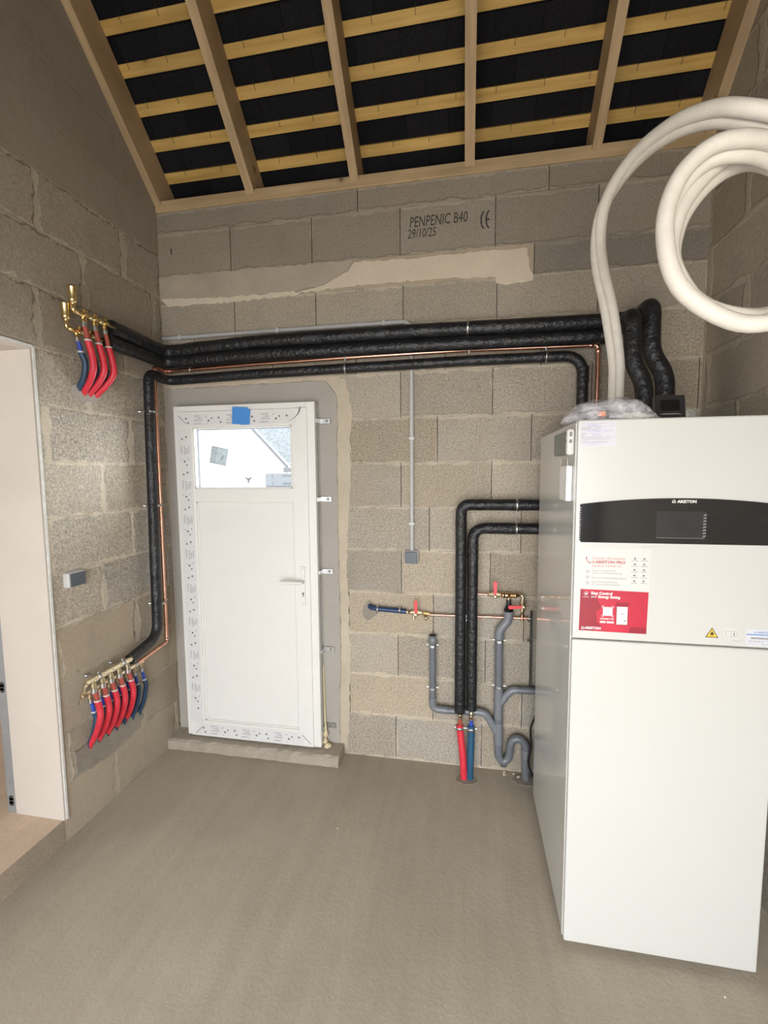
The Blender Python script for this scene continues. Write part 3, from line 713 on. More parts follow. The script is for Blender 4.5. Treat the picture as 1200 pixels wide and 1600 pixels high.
# handle
hp = make('handle_plate', MB().box(-.941, -.917, yl-.008, yl-.0002, .945, 1.178, bev=.003), white_door, dr)
make('handle_lever', MB().cyl((-.929, yl-.008, 1.088), (-.929, yl-.05, 1.088), .010, 14).tube([(-.929, yl-.048, 1.088), (-.96, yl-.05, 1.090), (-1.055, yl-.048, 1.089)], .0095, 12), white_door, dr)
make('keyhole', MB().lathe((-.929, yl-.0082, 1.018), (0, -1, 0), [(0, .007), (.001, .007)], 12).box(-.932, -.926, yl-.0092, yl-.0082, 1.0, 1.014), ink, dr)
make('handle_screw', MB().lathe((-.929, yl-.0082, 1.163), (0, -1, 0), [(0, .0035), (.001, .003)], 10).lathe((-.929, yl-.0082, .958), (0, -1, 0), [(0, .0035), (.001, .003)], 10), ink2, dr)
for z_ in (1.545, .60, .13):
    make('drain_cap', MB().box(-1.722, -1.717, yf-.0025, yf-.0002, z_-.03, z_+.03, bev=.001, seg=1), white_door, dr)
for z_ in (2.013, 1.563, 1.135, .658, .179):
    b = MB().box(-.846, -.835, -.06, -.0155, z_-.012, z_+.012, bev=.001, seg=1).box(-.843, -.772, -.0155, -.011, z_-.016, z_+.016, bev=.002, seg=1)
    b.lathe((-.795, -.0155, z_), (0, -1, 0), [(0, .008), (.003, .007), (.005, .003)], 12)
    make('fixing_bracket', b, zinc, dr)
for z_ in (1.97, 1.53, 1.1):
    make('fixing_bracket', MB().box(-1.765, -1.725, -.0135, -.0085, z_-.018, z_+.018, bev=.002, seg=1), zinc, dr)
make('expanding_foam', MB().tube(catmull([(-.838, -.03, .075), (-.83, -.035, .14), (-.838, -.022, .25), (-.842, -.015, .40), (-.844, -.014, .56)], 5), [.012+.006*math.sin(i*1.7) if i < 8 else .006 for i in range(21)], 8).lathe((-.815, -.045, .062), (0, 0, 1), [(0, .024), (.012, .022), (.022, .008)], 9), foamyellow, dr)
# blue tape
tb = tilt_rect(-1.292, 2.049, .094, .098, -.06, yl-.0015, .0012)
tb.prism([(-.01, -.049), (.047, -.046), (.05, .04), (.0, .047)], (-1.275, yl-.003, 2.045), (1, 0, -.05), (.05, 0, 1), (0, -1, 0), .0008)
make('masking_tape', tb, bluetape, label='square piece of blue masking tape stuck at the top of the white door', cat='tape')

# ------------------------------------------------------------------ heat pump cabinet
CX0, CX1, CY0, CY1, CZ0, CZ1 = .355, .972, -.966, -.213, .03, 1.88
cb = thing('heat_pump_cabinet', (.66, -.59, 0), 'tall white heat pump cabinet with black control band standing on the screed', 'heating unit')
for x_ in (CX0+.05, CX1-.05):
    for y_ in (CY0+.08, CY1-.06): make('foot', MB().cyl((x_, y_, 0), (x_, y_, CZ0+.002), .018, 12), black_ink, cb)
YF = CY0
make('cabinet_body', MB().box(CX0, CX1, CY0+.022, CY1, CZ0, CZ1-.001, bev=.004), cab_side, cb, label='light grey side and back casing')
SZ = 1.1495
make('lower_front_panel', MB().box(CX0+.001, CX1-.001, YF, CY0+.0215, CZ0, SZ-.0022, bev=.006, seg=3), cab_white, cb)
make('upper_front_panel', MB().box(CX0+.001, CX1-.001, YF, CY0+.0215, SZ+.0022, CZ1, bev=.006, seg=3), cab_white, cb)
make('corner_profile', MB().box(CX0-.0008, CX0+.004, CY0+.024, CY0+.034, CZ0, CZ1-.01), plain('pale_grey_profile', (.60, .60, .58), .3), cb)
bz0 = 1.480
arc = [(.3685+.5535*t, 1.6045+.0215*(1-(2*t-1)**2)) for t in [i/24 for i in range(25)]]
arc = [(CX0+.013+(CX1-CX0-.026)*i/24, 1.606+.020*(1-(2*i/24-1)**2)) for i in range(25)]
band = MB().prism([(arc[0][0]+.006, bz0), (arc[-1][0]-.006, bz0), (arc[-1][0]-.0, bz0+.008)]+arc[::-1]+[(arc[0][0], bz0+.008)], (0, YF+.001, 0), UX, UZ, (0, -1, 0), .004)
bd = make('control_band', band, black_gloss, cb, label='glossy black arched control band')
wr = MB()
for i in range(14): wr.add([(.3675+random.uniform(0, .002), YF-.0035, 1.49+i*.0078), (.371+random.uniform(0, .002), YF-.0035, 1.492+i*.0078), (.3695, YF-.0035, 1.4945+i*.0078)], [(0, 1, 2)])
make('torn_film_edge', wr, paperw, bd)
sc = MB().box(.598, .742, YF-.0044, YF-.0028, 1.497, 1.586, bev=.0007, seg=1)
make('display', sc, black_gloss2, bd)
ds = MB()
for i in range(8): ds.add([(.7335, YF-.0048, 1.503+i*.0096), (.7425, YF-.0048, 1.505+i*.0096), (.7425, YF-.0048, 1.5095+i*.0096), (.7335, YF-.0048, 1.5075+i*.0096)], [(0, 1, 2, 3)])  # row of slanted grey marks along the display's right edge
ds.box(.601, .739, YF-.0048, YF-.0044, 1.4985, 1.4998)
make('display_marks', ds, plain('grey_marks', (.22, .22, .23), .25), bd)
def house_icon(cx, cz, s_, y, mat, parent, name='logo_icon', wl=.16):
    out = [(-.5, -.5), (.5, -.5), (.5, .12), (0, .55), (-.5, .12)]; k = 1-2*wl; inn = [(p[0]*k, p[1]*k) for p in out]
    mb = MB(); n = 5
    mb.add([(cx+p[0]*s_, y, cz+p[1]*s_) for p in out]+[(cx+p[0]*s_, y, cz+p[1]*s_) for p in inn], [(i, (i+1) % n, (i+1) % n+n, i+n) for i in range(n)])
    mb.add([(cx+.16*s_*math.cos(6.283*i/10), y, cz-.08*s_+.16*s_*math.sin(6.283*i/10)) for i in range(10)], [tuple(range(10))])
    return make(name, mb, mat, parent)
whitep = plain('white_print', (.66, .65, .63), .5)
text('logo_text', 'ARISTON', .0125, (.6575, YF-.0034, 1.6115), UX, UZ, whitep, bd, bold=.0006, squeeze=1.05)
house_icon(.6475, 1.6165, .0105, YF-.0034, whitep, bd)
house_icon(.668, 1.541, .030, YF-.005, plain('dim_icon', (.004, .004, .004), .5), bd, wl=.1)
# service sticker (upper half), red advert sticker
yS = YF-.0004
ss = make('service_sticker', MB().box(.380, .588, yS-.0002, YF-.0001, 1.322, 1.462), paperw, cb, label='off-white service label with small print')
yT = YF-.0008
text('sticker_text', 'Contact the nearest', .0125, (.4105, yT, 1.4235), UX, (0, 0, 1), redink, ss)
text('sticker_text', 'ARISTON PRO', .013, (.4215, yT, 1.4105), UX, UZ, redink, ss, bold=.0006, squeeze=1.1)
house_icon(.415, 1.4155, .0095, yT, redink, ss)
text('sticker_text', 'Service Center to:', .0125, (.4105, yT, 1.3985), UX, UZ, redink, ss)
for (t_, z_) in (('Request the first ignition and', 1.3835), ('activate your free standard warranty', 1.3755), ('Ask for our extended warranty programs', 1.3595), ('Ask the remote assistance with', 1.3455), ('24/7 real time product monitoring', 1.3375)):
    text('sticker_text', t_, .0078, (.4105, yT, z_), UX, UZ, ink, ss, squeeze=.82)
ic = MB()
for z_ in (1.3815, 1.3635, 1.3445):
    for k in range(12):
        a0, a1 = 6.283*k/12, 6.283*(k+1)/12
        ic.add([(.398+.006*math.cos(a), yT, z_+.006*math.sin(a)) for a in (a0, a1)]+[(.398+.005*math.cos(a), yT, z_+.005*math.sin(a)) for a in (a1, a0)], [(0, 1, 2, 3)])
    ic.add([(.398+.0022*math.cos(6.283*k/6), yT, z_+.0022*math.sin(6.283*k/6)) for k in range(6)], [tuple(range(6))])
for k in range(5):
    for x_ in (.5415, .5695):
        z_ = 1.4285-k*.0185
        ic.add([(x_+.0038*math.cos(6.283*i/7), yT, z_+.0032*math.sin(6.283*i/7)) for i in range(7)], [tuple(range(7))])
        ic.box(x_-.010, x_+.010, yT-.0001, yT, z_-.0075, z_-.0062)
make('sticker_icons', ic, ink, ss)
ph = MB().tube(catmull([(.3925, yT, 1.428), (.3945, yT, 1.420), (.399, yT, 1.414), (.4045, yT, 1.411)], 4), .0012, 6).tube([(.392, yT, 1.430), (.395, yT, 1.4265)], .0022, 6).tube([(.402, yT, 1.4125), (.4065, yT, 1.4115)], .0022, 6)
make('phone_icon', ph, redink, ss)
rs = make('advert_sticker', MB().prism([(.3755, 1.1805), (.5845, 1.1785), (.5865, 1.3185), (.3775, 1.3225)], (0, YF-.0001, 0), UX, UZ, (0, -1, 0), .0005), redpaper, cb, label='red advert sticker with white print')
yR = YF-.001
make('sticker_pattern', MB().add([(.376, yR+.0002, 1.181), (.425, yR+.0002, 1.181), (.425, yR+.0002, 1.196), (.45, yR+.0002, 1.196), (.432, yR+.0002, 1.212), (.428, yR+.0002, 1.246), (.445, yR+.0002, 1.262), (.425, yR+.0002, 1.300), (.3775, yR+.0002, 1.322)], [tuple(range(9))]), darkred, rs)
make('sticker_pattern', MB().add([(.53, yR+.0002, 1.179), (.5845, yR+.0002, 1.179), (.5848, yR+.0002, 1.198), (.535, yR+.0002, 1.200)], [(0, 1, 2, 3)]), darkred, rs)
text('sticker_text', 'Easy Control', .0125, (.411, yR, 1.3055), UX, UZ, whitep, rs, bold=.0006)
text('sticker_text', 'and', .0115, (.411, yR, 1.294), UX, UZ, whitep, rs)
text('sticker_text', 'Energy Saving', .0122, (.4335, yR, 1.294), UX, UZ, whitep, rs, bold=.0006)
text('sticker_text', 'CONNECT ME', .0066, (.441, yR, 1.2215), UX, UZ, whitep, rs, bold=.0003)
text('sticker_text', 'ARISTON', .0115, (.394, yR, 1.1865), UX, UZ, whitep, rs, bold=.0005, squeeze=1.05)
house_icon(.3875, 1.190, .009, yR, whitep, rs)
wp = MB().box(.4495, .479, yR-.0002, yR, 1.2345, 1.264).box(.441, .459, yR-.0002, yR, 1.2095, 1.216).box(.462, .484, yR-.0002, yR, 1.2095, 1.216)
wp.box(.386, .404, yR-.0002, yR, 1.295, 1.2962)
for (x_, z_, a_, b_2) in ((.446, 1.2305, 1, 1), (.4825, 1.2305, -1, 1), (.446, 1.268, 1, -1), (.4825, 1.268, -1, -1)):
    wp.box(min(x_, x_+.007*a_), max(x_, x_+.007*a_), yR-.0002, yR, min(z_, z_+.0015*b_2), max(z_, z_+.0015*b_2)).box(min(x_, x_+.0015*a_), max(x_, x_+.0015*a_), yR-.0002, yR, min(z_, z_+.007*b_2), max(z_, z_+.007*b_2))
for k in range(10):
    a0, a1 = 6.283*k/10, 6.283*(k+1)/10
    wp.add([(.395+.0065*math.cos(a), yR, 1.3075+.0065*math.sin(a)) for a in (a0, a1)]+[(.395+.0055*math.cos(a), yR, 1.3075+.0055*math.sin(a)) for a in (a1, a0)], [(0, 1, 2, 3)])
wp.add([(.391, yR, 1.305), (.397, yR, 1.304), (.3995, yR, 1.311), (.394, yR, 1.309)], [(0, 1, 2, 3)])
make('sticker_print', wp, whitep, rs)
phn = MB().box(.4895, .5275, yR-.0004, yR, 1.204, 1.281, bev=.0002, seg=1)
p1 = make('phone_picture', phn, darkred, rs)
make('phone_screen', MB().box(.492, .525, yR-.0007, yR-.0004, 1.207, 1.267), whitep, p1)
ring = MB()
for k in range(14):
    a0, a1 = 6.283*k/14, 6.283*(k+1)/14
    ring.add([(.509+.010*math.cos(a), yR-.0009, 1.243+.010*math.sin(a)) for a in (a0, a1)]+[(.509+.0092*math.cos(a), yR-.0009, 1.243+.0092*math.sin(a)) for a in (a1, a0)], [(0, 1, 2, 3)])
ring.box(.505, .513, yR-.001, yR-.0008, 1.242, 1.2445).add([(.518+.003*math.cos(6.283*k/8), yR-.0009, 1.2195+.003*math.sin(6.283*k/8)) for k in range(8)], [tuple(range(8))])
make('phone_dial', ring, ink, p1)
# paper form, top left
pf = make('paper_form', MB().box(.361, .471, YF-.0009, YF-.0002, 1.793, 1.874), paper, cb, label='lilac white paper form with handwriting')
fl = MB()
for (a_, b_2, c_, d_) in ((.366, .462, 1.8665, 1.8675), (.366, .462, 1.8565, 1.8575), (.366, .367, 1.857, 1.867), (.461, .462, 1.857, 1.867)): fl.box(a_, b_2, YF-.0012, YF-.001, c_, d_)
make('form_box', fl, ink2, pf)
for (t_, x_, z_, s_) in (('Nom du client :', .3655, 1.8515, .0055), ('Designation de la machine :', .3655, 1.8465, .0055), ('Modele :', .3655, 1.833, .0055), ('No. :', .3655, 1.828, .0055), ('Date de mise en service du lot', .3655, 1.822, .0055), ('Le materiel est fourni conforme aux normes en vigueur', .3655, 1.8165, .0042), ('A conserver avec la notice jointe au materiel', .3655, 1.806, .0048)):
    text('form_text', t_, s_, (x_, YF-.0012, z_), UX, UZ, ink, pf, squeeze=.9)
for (t_, x_, z_, s_) in (('01 0285 C', .385, 1.859, .0085), ('Dossier', .408, 1.852, .006), ('n.o.t  Bergenta', .385, 1.841, .007), ('Commercial', .432, 1.842, .006), ('24.03.25', .40, 1.829, .007), ('500 m3', .442, 1.822, .006), ('n.d.  lg', .372, 1.811, .006), ('le  p.s. Po', .386, 1.799, .006)):
    text('handwriting', t_, s_, (x_, YF-.0012, z_), UX, (.15, 0, 1), blueink, pf, squeeze=.95)
# warning triangle, manual symbol, rating label
wt = make('warning_triangle', MB().add([(.7585, YF-.0004, 1.1785), (.7965, YF-.0004, 1.1785), (.7775, YF-.0004, 1.2115)], [(0, 1, 2)]), black_ink, cb, label='yellow flammable warning triangle')
make('triangle_face', MB().add([(.7625, YF-.0006, 1.1808), (.7925, YF-.0006, 1.1808), (.7775, YF-.0006, 1.2068)], [(0, 1, 2)]), yellow, wt)
make('flame', MB().add([(.7735, YF-.0008, 1.1875), (.7815, YF-.0008, 1.1875), (.7838, YF-.0008, 1.1915), (.7808, YF-.0008, 1.195), (.7775, YF-.0008, 1.2), (.7755, YF-.0008, 1.195), (.7722, YF-.0008, 1.1915)], [tuple(range(7))]).box(.7715, .7835, YF-.0009, YF-.0007, 1.1835, 1.185), black_ink, wt)
bk = make('manual_symbol', MB().add([(.814, YF-.0002, 1.1795), (.852, YF-.0002, 1.1765), (.852, YF-.0002, 1.2105), (.814, YF-.0002, 1.212)], [(0, 1, 2, 3)]), paperw, cb)
bl = MB().tube([(.818, YF-.0006, 1.204), (.818, YF-.0006, 1.186), (.833, YF-.0006, 1.1835), (.833, YF-.0006, 1.203), (.818, YF-.0006, 1.204)], .0004, 4).tube([(.833, YF-.0006, 1.203), (.849, YF-.0006, 1.203), (.849, YF-.0006, 1.185), (.833, YF-.0006, 1.1835)], .0004, 4).box(.8395, .8425, YF-.0008, YF-.0005, 1.188, 1.196).box(.8395, .8425, YF-.0008, YF-.0005, 1.198, 1.2005)
make('open_book', bl, ink, bk)
text('code_text', '3318480000', .006, (.834, YF-.0005, 1.1695), UX, UZ, ink2, cb)
rl = make('rating_label', MB().box(.875, .9705, YF-.0006, YF-.0001, 1.158, 1.212), plain('label_white', (.57, .58, .61), .4, var=.01), cb, label='white rating label with blue line')
make('label_line', MB().box(.876, .9700, YF-.0009, YF-.0006, 1.1935, 1.1965), bluep, rl)
text('label_text', 'ARISTON', .0085, (.906, YF-.0009, 1.2), UX, UZ, bluep, rl, bold=.0002)
house_icon(.900, 1.2032, .006, YF-.0009, bluep, rl)
bc = MB(); rb = random.Random(3); x_ = .888
while x_ < .955: w_ = rb.choice((.0008, .0014, .0022)); bc.box(x_, x_+w_, YF-.0009, YF-.0006, 1.1808, 1.1868); x_ += w_+rb.choice((.0008, .0014))
make('barcode', bc, ink, rl)
text('label_text', 'REF 3301000', .0065, (.882, YF-.0009, 1.1715), UX, UZ, ink, rl)
text('label_text', 'Made in EU', .005, (.882, YF-.0009, 1.1655), UX, UZ, ink2, rl)
lb = MB().tube([(.921, YF-.0009, 1.1645), (.921, YF-.0009, 1.1755), (.965, YF-.0009, 1.1755), (.965, YF-.0009, 1.1645), (.921, YF-.0009, 1.1645)], .0004, 4)
make('label_frame', lb, ink, rl)
make('scratch', MB().tube([(.560, YF-.0003, 1.4655), (.58, YF-.0003, 1.468), (.626, YF-.0003, 1.474), (.627, YF-.0003, 1.470)], .0005, 4).lathe((.566, YF, 1.4685), (0, -1, 0), [(0, .0025), (.0004, .002)], 8), plain('paint_scuff', (.55, .53, .48), .6), cb)

# things on the cabinet's side
pb = thing('battery_pack', (CX0-.012, -.80, 1.77), 'small grey-green battery pack with white end on cabinet side, near its top', 'device')
PB = MB().box(CX0-.024, CX0-.0005, -.905, -.69, 1.772, 1.852, bev=.006)
make('case', PB, greencase, pb)
make('white_end', MB().box(CX0-.0255, CX0-.0004, -.93, -.902, 1.768, 1.856, bev=.009, seg=3), paperw, pb)
make('port', MB().box(CX0-.0255, CX0-.0256, -.921, -.913, 1.832, 1.845).box(CX0-.018, CX0-.010, -.9306, -.9301, 1.83, 1.845).box(CX0-.018, CX0-.010, -.9306, -.9301, 1.808, 1.820).box(CX0-.0262, CX0-.0254, -.92, -.913, 1.833, 1.843).box(CX0-.0262, CX0-.0254, -.92, -.913, 1.811, 1.821), ink, pb)
rm = thing('white_handset', (CX0-.01, -.86, 1.61), 'slim white handset in a clear wall pocket on cabinet side, below the battery pack', 'device')
make('handset_body', MB().box(CX0-.020, CX0-.0005, -.908, -.795, 1.612, 1.732, bev=.003), plain('handset_white', (.80, .79, .77), .35, var=.01), rm)
make('clear_pocket', MB().box(CX0-.018, CX0-.017, -.905, -.80, 1.733, 1.757).box(CX0-.017, CX0-.0005, -.905, -.80, 1.7325, 1.7335), glass_material('clear_pocket_plastic', gloss=.14), rm)
make('button', MB().lathe((CX0-.020, -.888, 1.64), (-1, 0, 0), [(0, .005), (.001, .004)], 10), boxgrey, rm)

# black room controller standing on the cabinet
rcn = thing('room_controller', (.69, -.80, CZ1), 'small black room controller leaning upright on top of the cabinet', 'controller')
make('case', MB().prism([(0, 0), (.022, 0), (.034, .088), (.028, .094), (.020, .092)], (.641, -.815, CZ1+.001), (0, 1, 0), UZ, (1, 0, 0), .096), plain('satin_black', (.018, .018, .02), .3), rcn)
make('screen', MB().prism([(.018, .040), (.078, .040), (.078, .078), (.018, .078)], (.641, -.8175, CZ1+.001), UX, (0, .213, .977), (0, -1, 0), -.001), plain('screen_black', (.003, .003, .004), .08), rcn)
make('silver_line', MB().prism([(.012, .026), (.084, .026), (.07, .0295), (.026, .0295)], (.641, -.8175, CZ1+.001), UX, (0, .213, .977), (0, -1, 0), -.001), zinc, rcn)
# round washer fixing on the back wall right of the controller
make('wall_washer', MB().lathe((1.098, -.0, 1.995), (0, -1, 0), [(0, .028), (.006, .028), (.008, .022), (.008, .006), (.012, .006), (.013, .001)], 24), [plain('washer_grey', (.62, .62, .58), .35)], label='round pale washer screwed to back wall just above the cabinet', cat='washer')
# plastic bag with fittings
bg_ = thing('plastic_bag', (.48, -.84, CZ1), 'crumpled clear plastic bag of fittings lying on top of the cabinet', 'bag')
bm = bmesh.new(); bmesh.ops.create_icosphere(bm, subdivisions=4, radius=1)
rb = random.Random(5); from mathutils import noise as mn
for v in bm.verts:
    c = v.co.copy(); n = mn.fractal(c*2.2+Vector((3, 1, 7)), 1.0, 2.0, 3)
    t = (c.x+1)/2; hz = .066*(.30+.95*math.sin(math.pi*min(1, t*.62+.22)))
    x = .482+.158*c.x*(1+.06*n); y = -.845+.10*c.y*(1+.18*n); z = hz*(max(c.z, -.15)+.15)/1.15
    z = z*(1+.15*n*(c.z > 0))
    v.co = Vector((x, y, CZ1+.0015+max(z, 0)))
bm.verts.index_update(); B_ = MB().add([v.co for v in bm.verts], [[v.index for v in f.verts] for f in bm.faces], 0, True); bm.free()
make('bag_film', B_, M_BAG, bg_)
def lump(cx, cy, cz, sx, sy, sz, seed, sub=2, amp=.35):
    bm = bmesh.new(); bmesh.ops.create_icosphere(bm, subdivisions=sub, radius=1); m = MB()
    for v in bm.verts:
        n = mn.fractal(v.co*1.8+Vector((seed, seed*2, 0)), 1, 2, 2); v.co = Vector((cx+v.co.x*sx*(1+amp*n), cy+v.co.y*sy*(1+amp*n), max(CZ1+.002, cz+v.co.z*sz*(1+amp*n))))
    bm.verts.index_update(); m.add([v.co for v in bm.verts], [[v.index for v in f.verts] for f in bm.faces], 0, sub > 2); bm.free(); return m
make('orange_fitting', MB().box(.432, .458, -.90, -.88, CZ1+.016, CZ1+.034, bev=.004), orangep, bg_, label='orange plastic piece')
make('grey_fitting', lump(.475, -.84, CZ1+.02, .05, .04, .022, 3), greyfit, bg_)
make('grey_fitting', lump(.56, -.82, CZ1+.02, .045, .04, .03, 5), greyfit, bg_)
make('white_cloth', lump(.545, -.895, CZ1+.010, .055, .03, .018, 9, 3, .5), hosewhite, bg_)

# ------------------------------------------------------------------ insulated pipes
def wob(seed, amp=.04, f=14):
    return lambda t: 1+amp*(mn.noise(Vector((t*f, seed, 0)))+.5*mn.noise(Vector((t*f*4, seed, 5))))
def ring_clamp(p, d, r, w=.012, th=.0025, wall=None, out=None, ros=True):
    """metal band round a pipe, with a threaded rod to the wall and a rosette on it"""
    p = Vector(p); d = Vector(d).normalized(); m = MB()
    m.lathe(p-d*w/2, d, [(0, r), (0, r+th), (w, r+th), (w, r)], 20)
    if out is not None:
        o = Vector(out).normalized()
        m.cyl(p+o*(r+.001), p+o*(r+.011), .0035, 8)
    if wall is not None:
        w_ = Vector(wall); m.cyl(p+(w_-p).normalized()*r, w_, .003, 8)
        if ros: m.lathe(w_+(p-w_).normalized()*.001, (p-w_), [(0, .0085), (.014, .0085), (.017, .005)], 14)
    return m
def pipe(name, pts, r, rad, mat, label, cat, group=None, clamps=(), amp=.04, seg=18, tapes=(), base=None):
    P = dense(fillet(pts, rad), .035); mb = MB().tube(P, r, seg, rf=wob(3+len(P), amp) if amp else None)
    root = thing(name, base or P[-1], label, cat, group)
    make('insulation' if amp else 'tube', mb, mat, root)
    for c in clamps: make('pipe_clamp', c, zinc, root)
    for (i0, i1) in tapes:
        a = [Vector(q) for q in (i0, i1)]
        make('tape_wrap', MB().tube(dense(a, .012), r*1.045, seg, rf=wob(len(P)+3, .11, 9)), tape_blk, root)
    return root
YB = -.078
pipe('insulated_pipe', [(-1.757, -.50, 2.447), (-1.757, -.085, 2.430), (-1.19, YB, 2.460), (-.3, YB, 2.462), (.45, YB, 2.452), (.808, YB, 2.450), (.808, -.27, 2.452), (.808, -.28, 2.24), (.868, -.29, 2.14), (.870, -.30, 1.885)], .0385, [.07, .1, .1, .1, .05, .045, .06, .06], foam,
     'upper of two thick black foam-insulated pipes under the grey conduit, ending behind the room controller', 'pipe', 'thick black insulated pipes', tapes=[((.64, YB, 2.451), (.79, YB, 2.450)), ((-1.60, YB-.003, 2.440), (-1.5, YB-.002, 2.445))],
     clamps=[ring_clamp((.0, YB, 2.4605), (1, 0, 0), .0392, wall=(.0, 0, 2.4605), out=(0, -1, -.2))])
pipe('insulated_pipe', [(-1.762, -.515, 2.378), (-1.762, -.085, 2.372), (-1.19, YB, 2.388), (-.3, YB, 2.388), (.40, YB, 2.381), (.696, YB, 2.381), (.700, -.37, 2.385), (.702, -.38, 2.18), (.748, -.39, 2.09), (.752, -.40, 1.885)], .0355, [.07, .1, .1, .1, .05, .045, .05, .05], foam,
     'lower of two thick black foam-insulated pipes, just above the copper pipe', 'pipe', 'thick black insulated pipes', tapes=[((-1.58, YB-.003, 2.377), (-1.42, YB-.002, 2.382)), ((-1.10, YB, 2.389), (-.88, YB, 2.389)), ((.60, YB, 2.381), (.68, YB, 2.381))])
pipe('insulated_pipe', [(-1.757, -.50, .735), (-1.770, -.26, .775), (-1.770, -.225, 2.288), (-1.768, -.062, 2.272), (-1.2, -.06, 2.287), (0, -.06, 2.300), (.575, -.06, 2.297), (.575, -.065, 1.70)], .0275, [.08, .06, .06, .06, .1, .1, .05], foam,
     'slimmer black insulated pipe running below the copper pipe and down the left wall', 'pipe', None, amp=.03, tapes=[((.575, -.065, 2.24), (.575, -.065, 2.16))],
     clamps=[ring_clamp((-1.7705, -.2262, z_), (0, .02, 1), .0282, wall=(XL, -.243, z_)) for z_ in (2.07, 1.536, .961)]+[ring_clamp((x_, -.06, z_), (1, 0, 0), .0282, w=.008, out=(0, -1, .3)) for x_, z_ in ((-.665, 2.293), (.395, 2.30))])
cpx = thing('copper_pipe', (-1.79, -.41, .67), 'long copper pipe along back wall and down left wall to the lower manifold', 'pipe')
P = fillet([(-1.790, -.415, .672), (-1.782, -.165, .700), (-1.782, -.155, 2.338), (-1.782, -.05, 2.330), (-1.2, -.05, 2.345), (-.667, -.05, 2.353), (.008, -.05, 2.358), (.648, -.05, 2.346), (.648, -.052, 1.70)], [.03, .02, .02, .05, .05, .05, .022])
make('tube', MB().tube(P, .0112, 14), copper, cpx)
cf = MB()
for p_, d_ in (((.648, -.05, 2.318), (0, 0, 1)), ((.615, -.05, 2.3465), (1, 0, 0)), ((-1.782, -.155, 2.30), (0, 0, 1)), ((-1.76, -.05, 2.331), (1, 0, 0)), ((-1.782, -.165, .735), (0, 0, 1))):
    cf.lathe(Vector(p_)-Vector(d_)*.01, d_, [(0, .0118), (.002, .0132), (.018, .0132), (.02, .0118)], 14)
make('elbow_collar', cf, copper, cpx)
for x_, z_ in ((-1.62, 2.334), (-.667, 2.353), (.008, 2.358), (.395, 2.351)):
    make('pipe_clamp', ring_clamp((x_, -.05, z_), (1, 0, 0), .0115, w=.010, wall=(x_, 0, z_), out=(0, -.3, 1), ros=False).box(x_-.004, x_+.004, -.064, -.058, z_-.024, z_-.008, bev=.001, seg=1), zinc, cpx)
for z_ in (2.07, 1.536, .961): make('pipe_clamp', ring_clamp((-1.782, -.16, z_), (0, 0, 1), .0115, w=.01, wall=(XL, -.16, z_), ros=False), zinc, cpx)

YR = -.085
pipe('insulated_pipe', [(.60, YR, 1.540), (-.027, YR, 1.540), (-.027, YR, .375)], .030, [.05], foam,
     'left of the two black insulated risers, ending above the red hose', 'pipe', 'black insulated risers beside the cabinet', amp=.05, tapes=[((.03, YR, 1.540), (.10, YR, 1.540)), ((-.027, YR, 1.48), (-.027, YR, 1.40)), ((.24, YR, 1.540), (.26, YR, 1.54))], base=(-.027, YR, .375),
     clamps=[ring_clamp((.262, YR, 1.54), (1, 0, 0), .031, wall=(.262, 0, 1.54), out=(0, 0, -1))])
pipe('insulated_pipe', [(.60, YR, 1.414), (.036, YR, 1.414), (.036, YR, .395)], .0295, [.07], foam,
     'right of the two black insulated risers, lower elbow, ending above the blue hose', 'pipe', 'black insulated risers beside the cabinet', amp=.05, tapes=[((.12, YR, 1.414), (.25, YR, 1.414)), ((.036, YR, 1.33), (.036, YR, 1.24))], base=(.036, YR, .395),
     clamps=[ring_clamp((.262, YR, 1.414), (1, 0, 0), .031, wall=(.262, 0, 1.414), out=(0, 0, 1))])
# red and blue floor hoses below the risers
for (nm, x_, pts, mat, mat2, lab) in (('red_hose', -.025, [(-.027, YR, .30), (-.022, -.09, .245), (-.008, -.105, .12), (.0, -.112, -.02)], redhose, redpex, 'single red sleeved hose rising from the floor below the left riser'),
                                ('blue_hose', .036, [(.036, YR, .30), (.037, -.09, .245), (.034, -.10, .12), (.029, -.108, -.02)], midblue, bluepex, 'single blue sleeved hose rising from the floor below the right riser')):
    h = thing(nm, (pts[-1][0], pts[-1][1], 0), lab, 'hose')
    make('sleeve', MB().tube(catmull(pts, 6), .0195, 16, rf=wob(2, .02)), mat, h)
    make('inner_pipe', MB().cyl((x_, YR, .29), (x_, YR, .345), .0115, 14), mat2, h)
    make('press_fitting', MB().lathe((x_, YR, .335), (0, 0, 1), [(0, .013), (.02, .013), (.02, .0145), (.028, .0145), (.028, .011), (.05, .011)], 14), nickel, h)
    make('pipe_clamp', ring_clamp((pts[0][0], YR, .283), (0, 0, 1), .0205, w=.014, wall=(pts[0][0], 0, .283), ros=False).cyl((x_-.032, YR, .283), (x_-.02, YR, .283), .004, 8).cyl((x_+.02, YR, .283), (x_+.032, YR, .283), .004, 8), zinc, h)
make('riser_clip', ring_clamp((.004, -.060, .912), (0, 0, 1), .006, w=.03).lathe((.004, -.07, .925), (0, -1, 0), [(0, .006), (.006, .005)], 10).lathe((.004, -.07, .90), (0, -1, 0), [(0, .006), (.006, .005)], 10), zinc, label='small zinc clip between the two black risers', cat='clip')

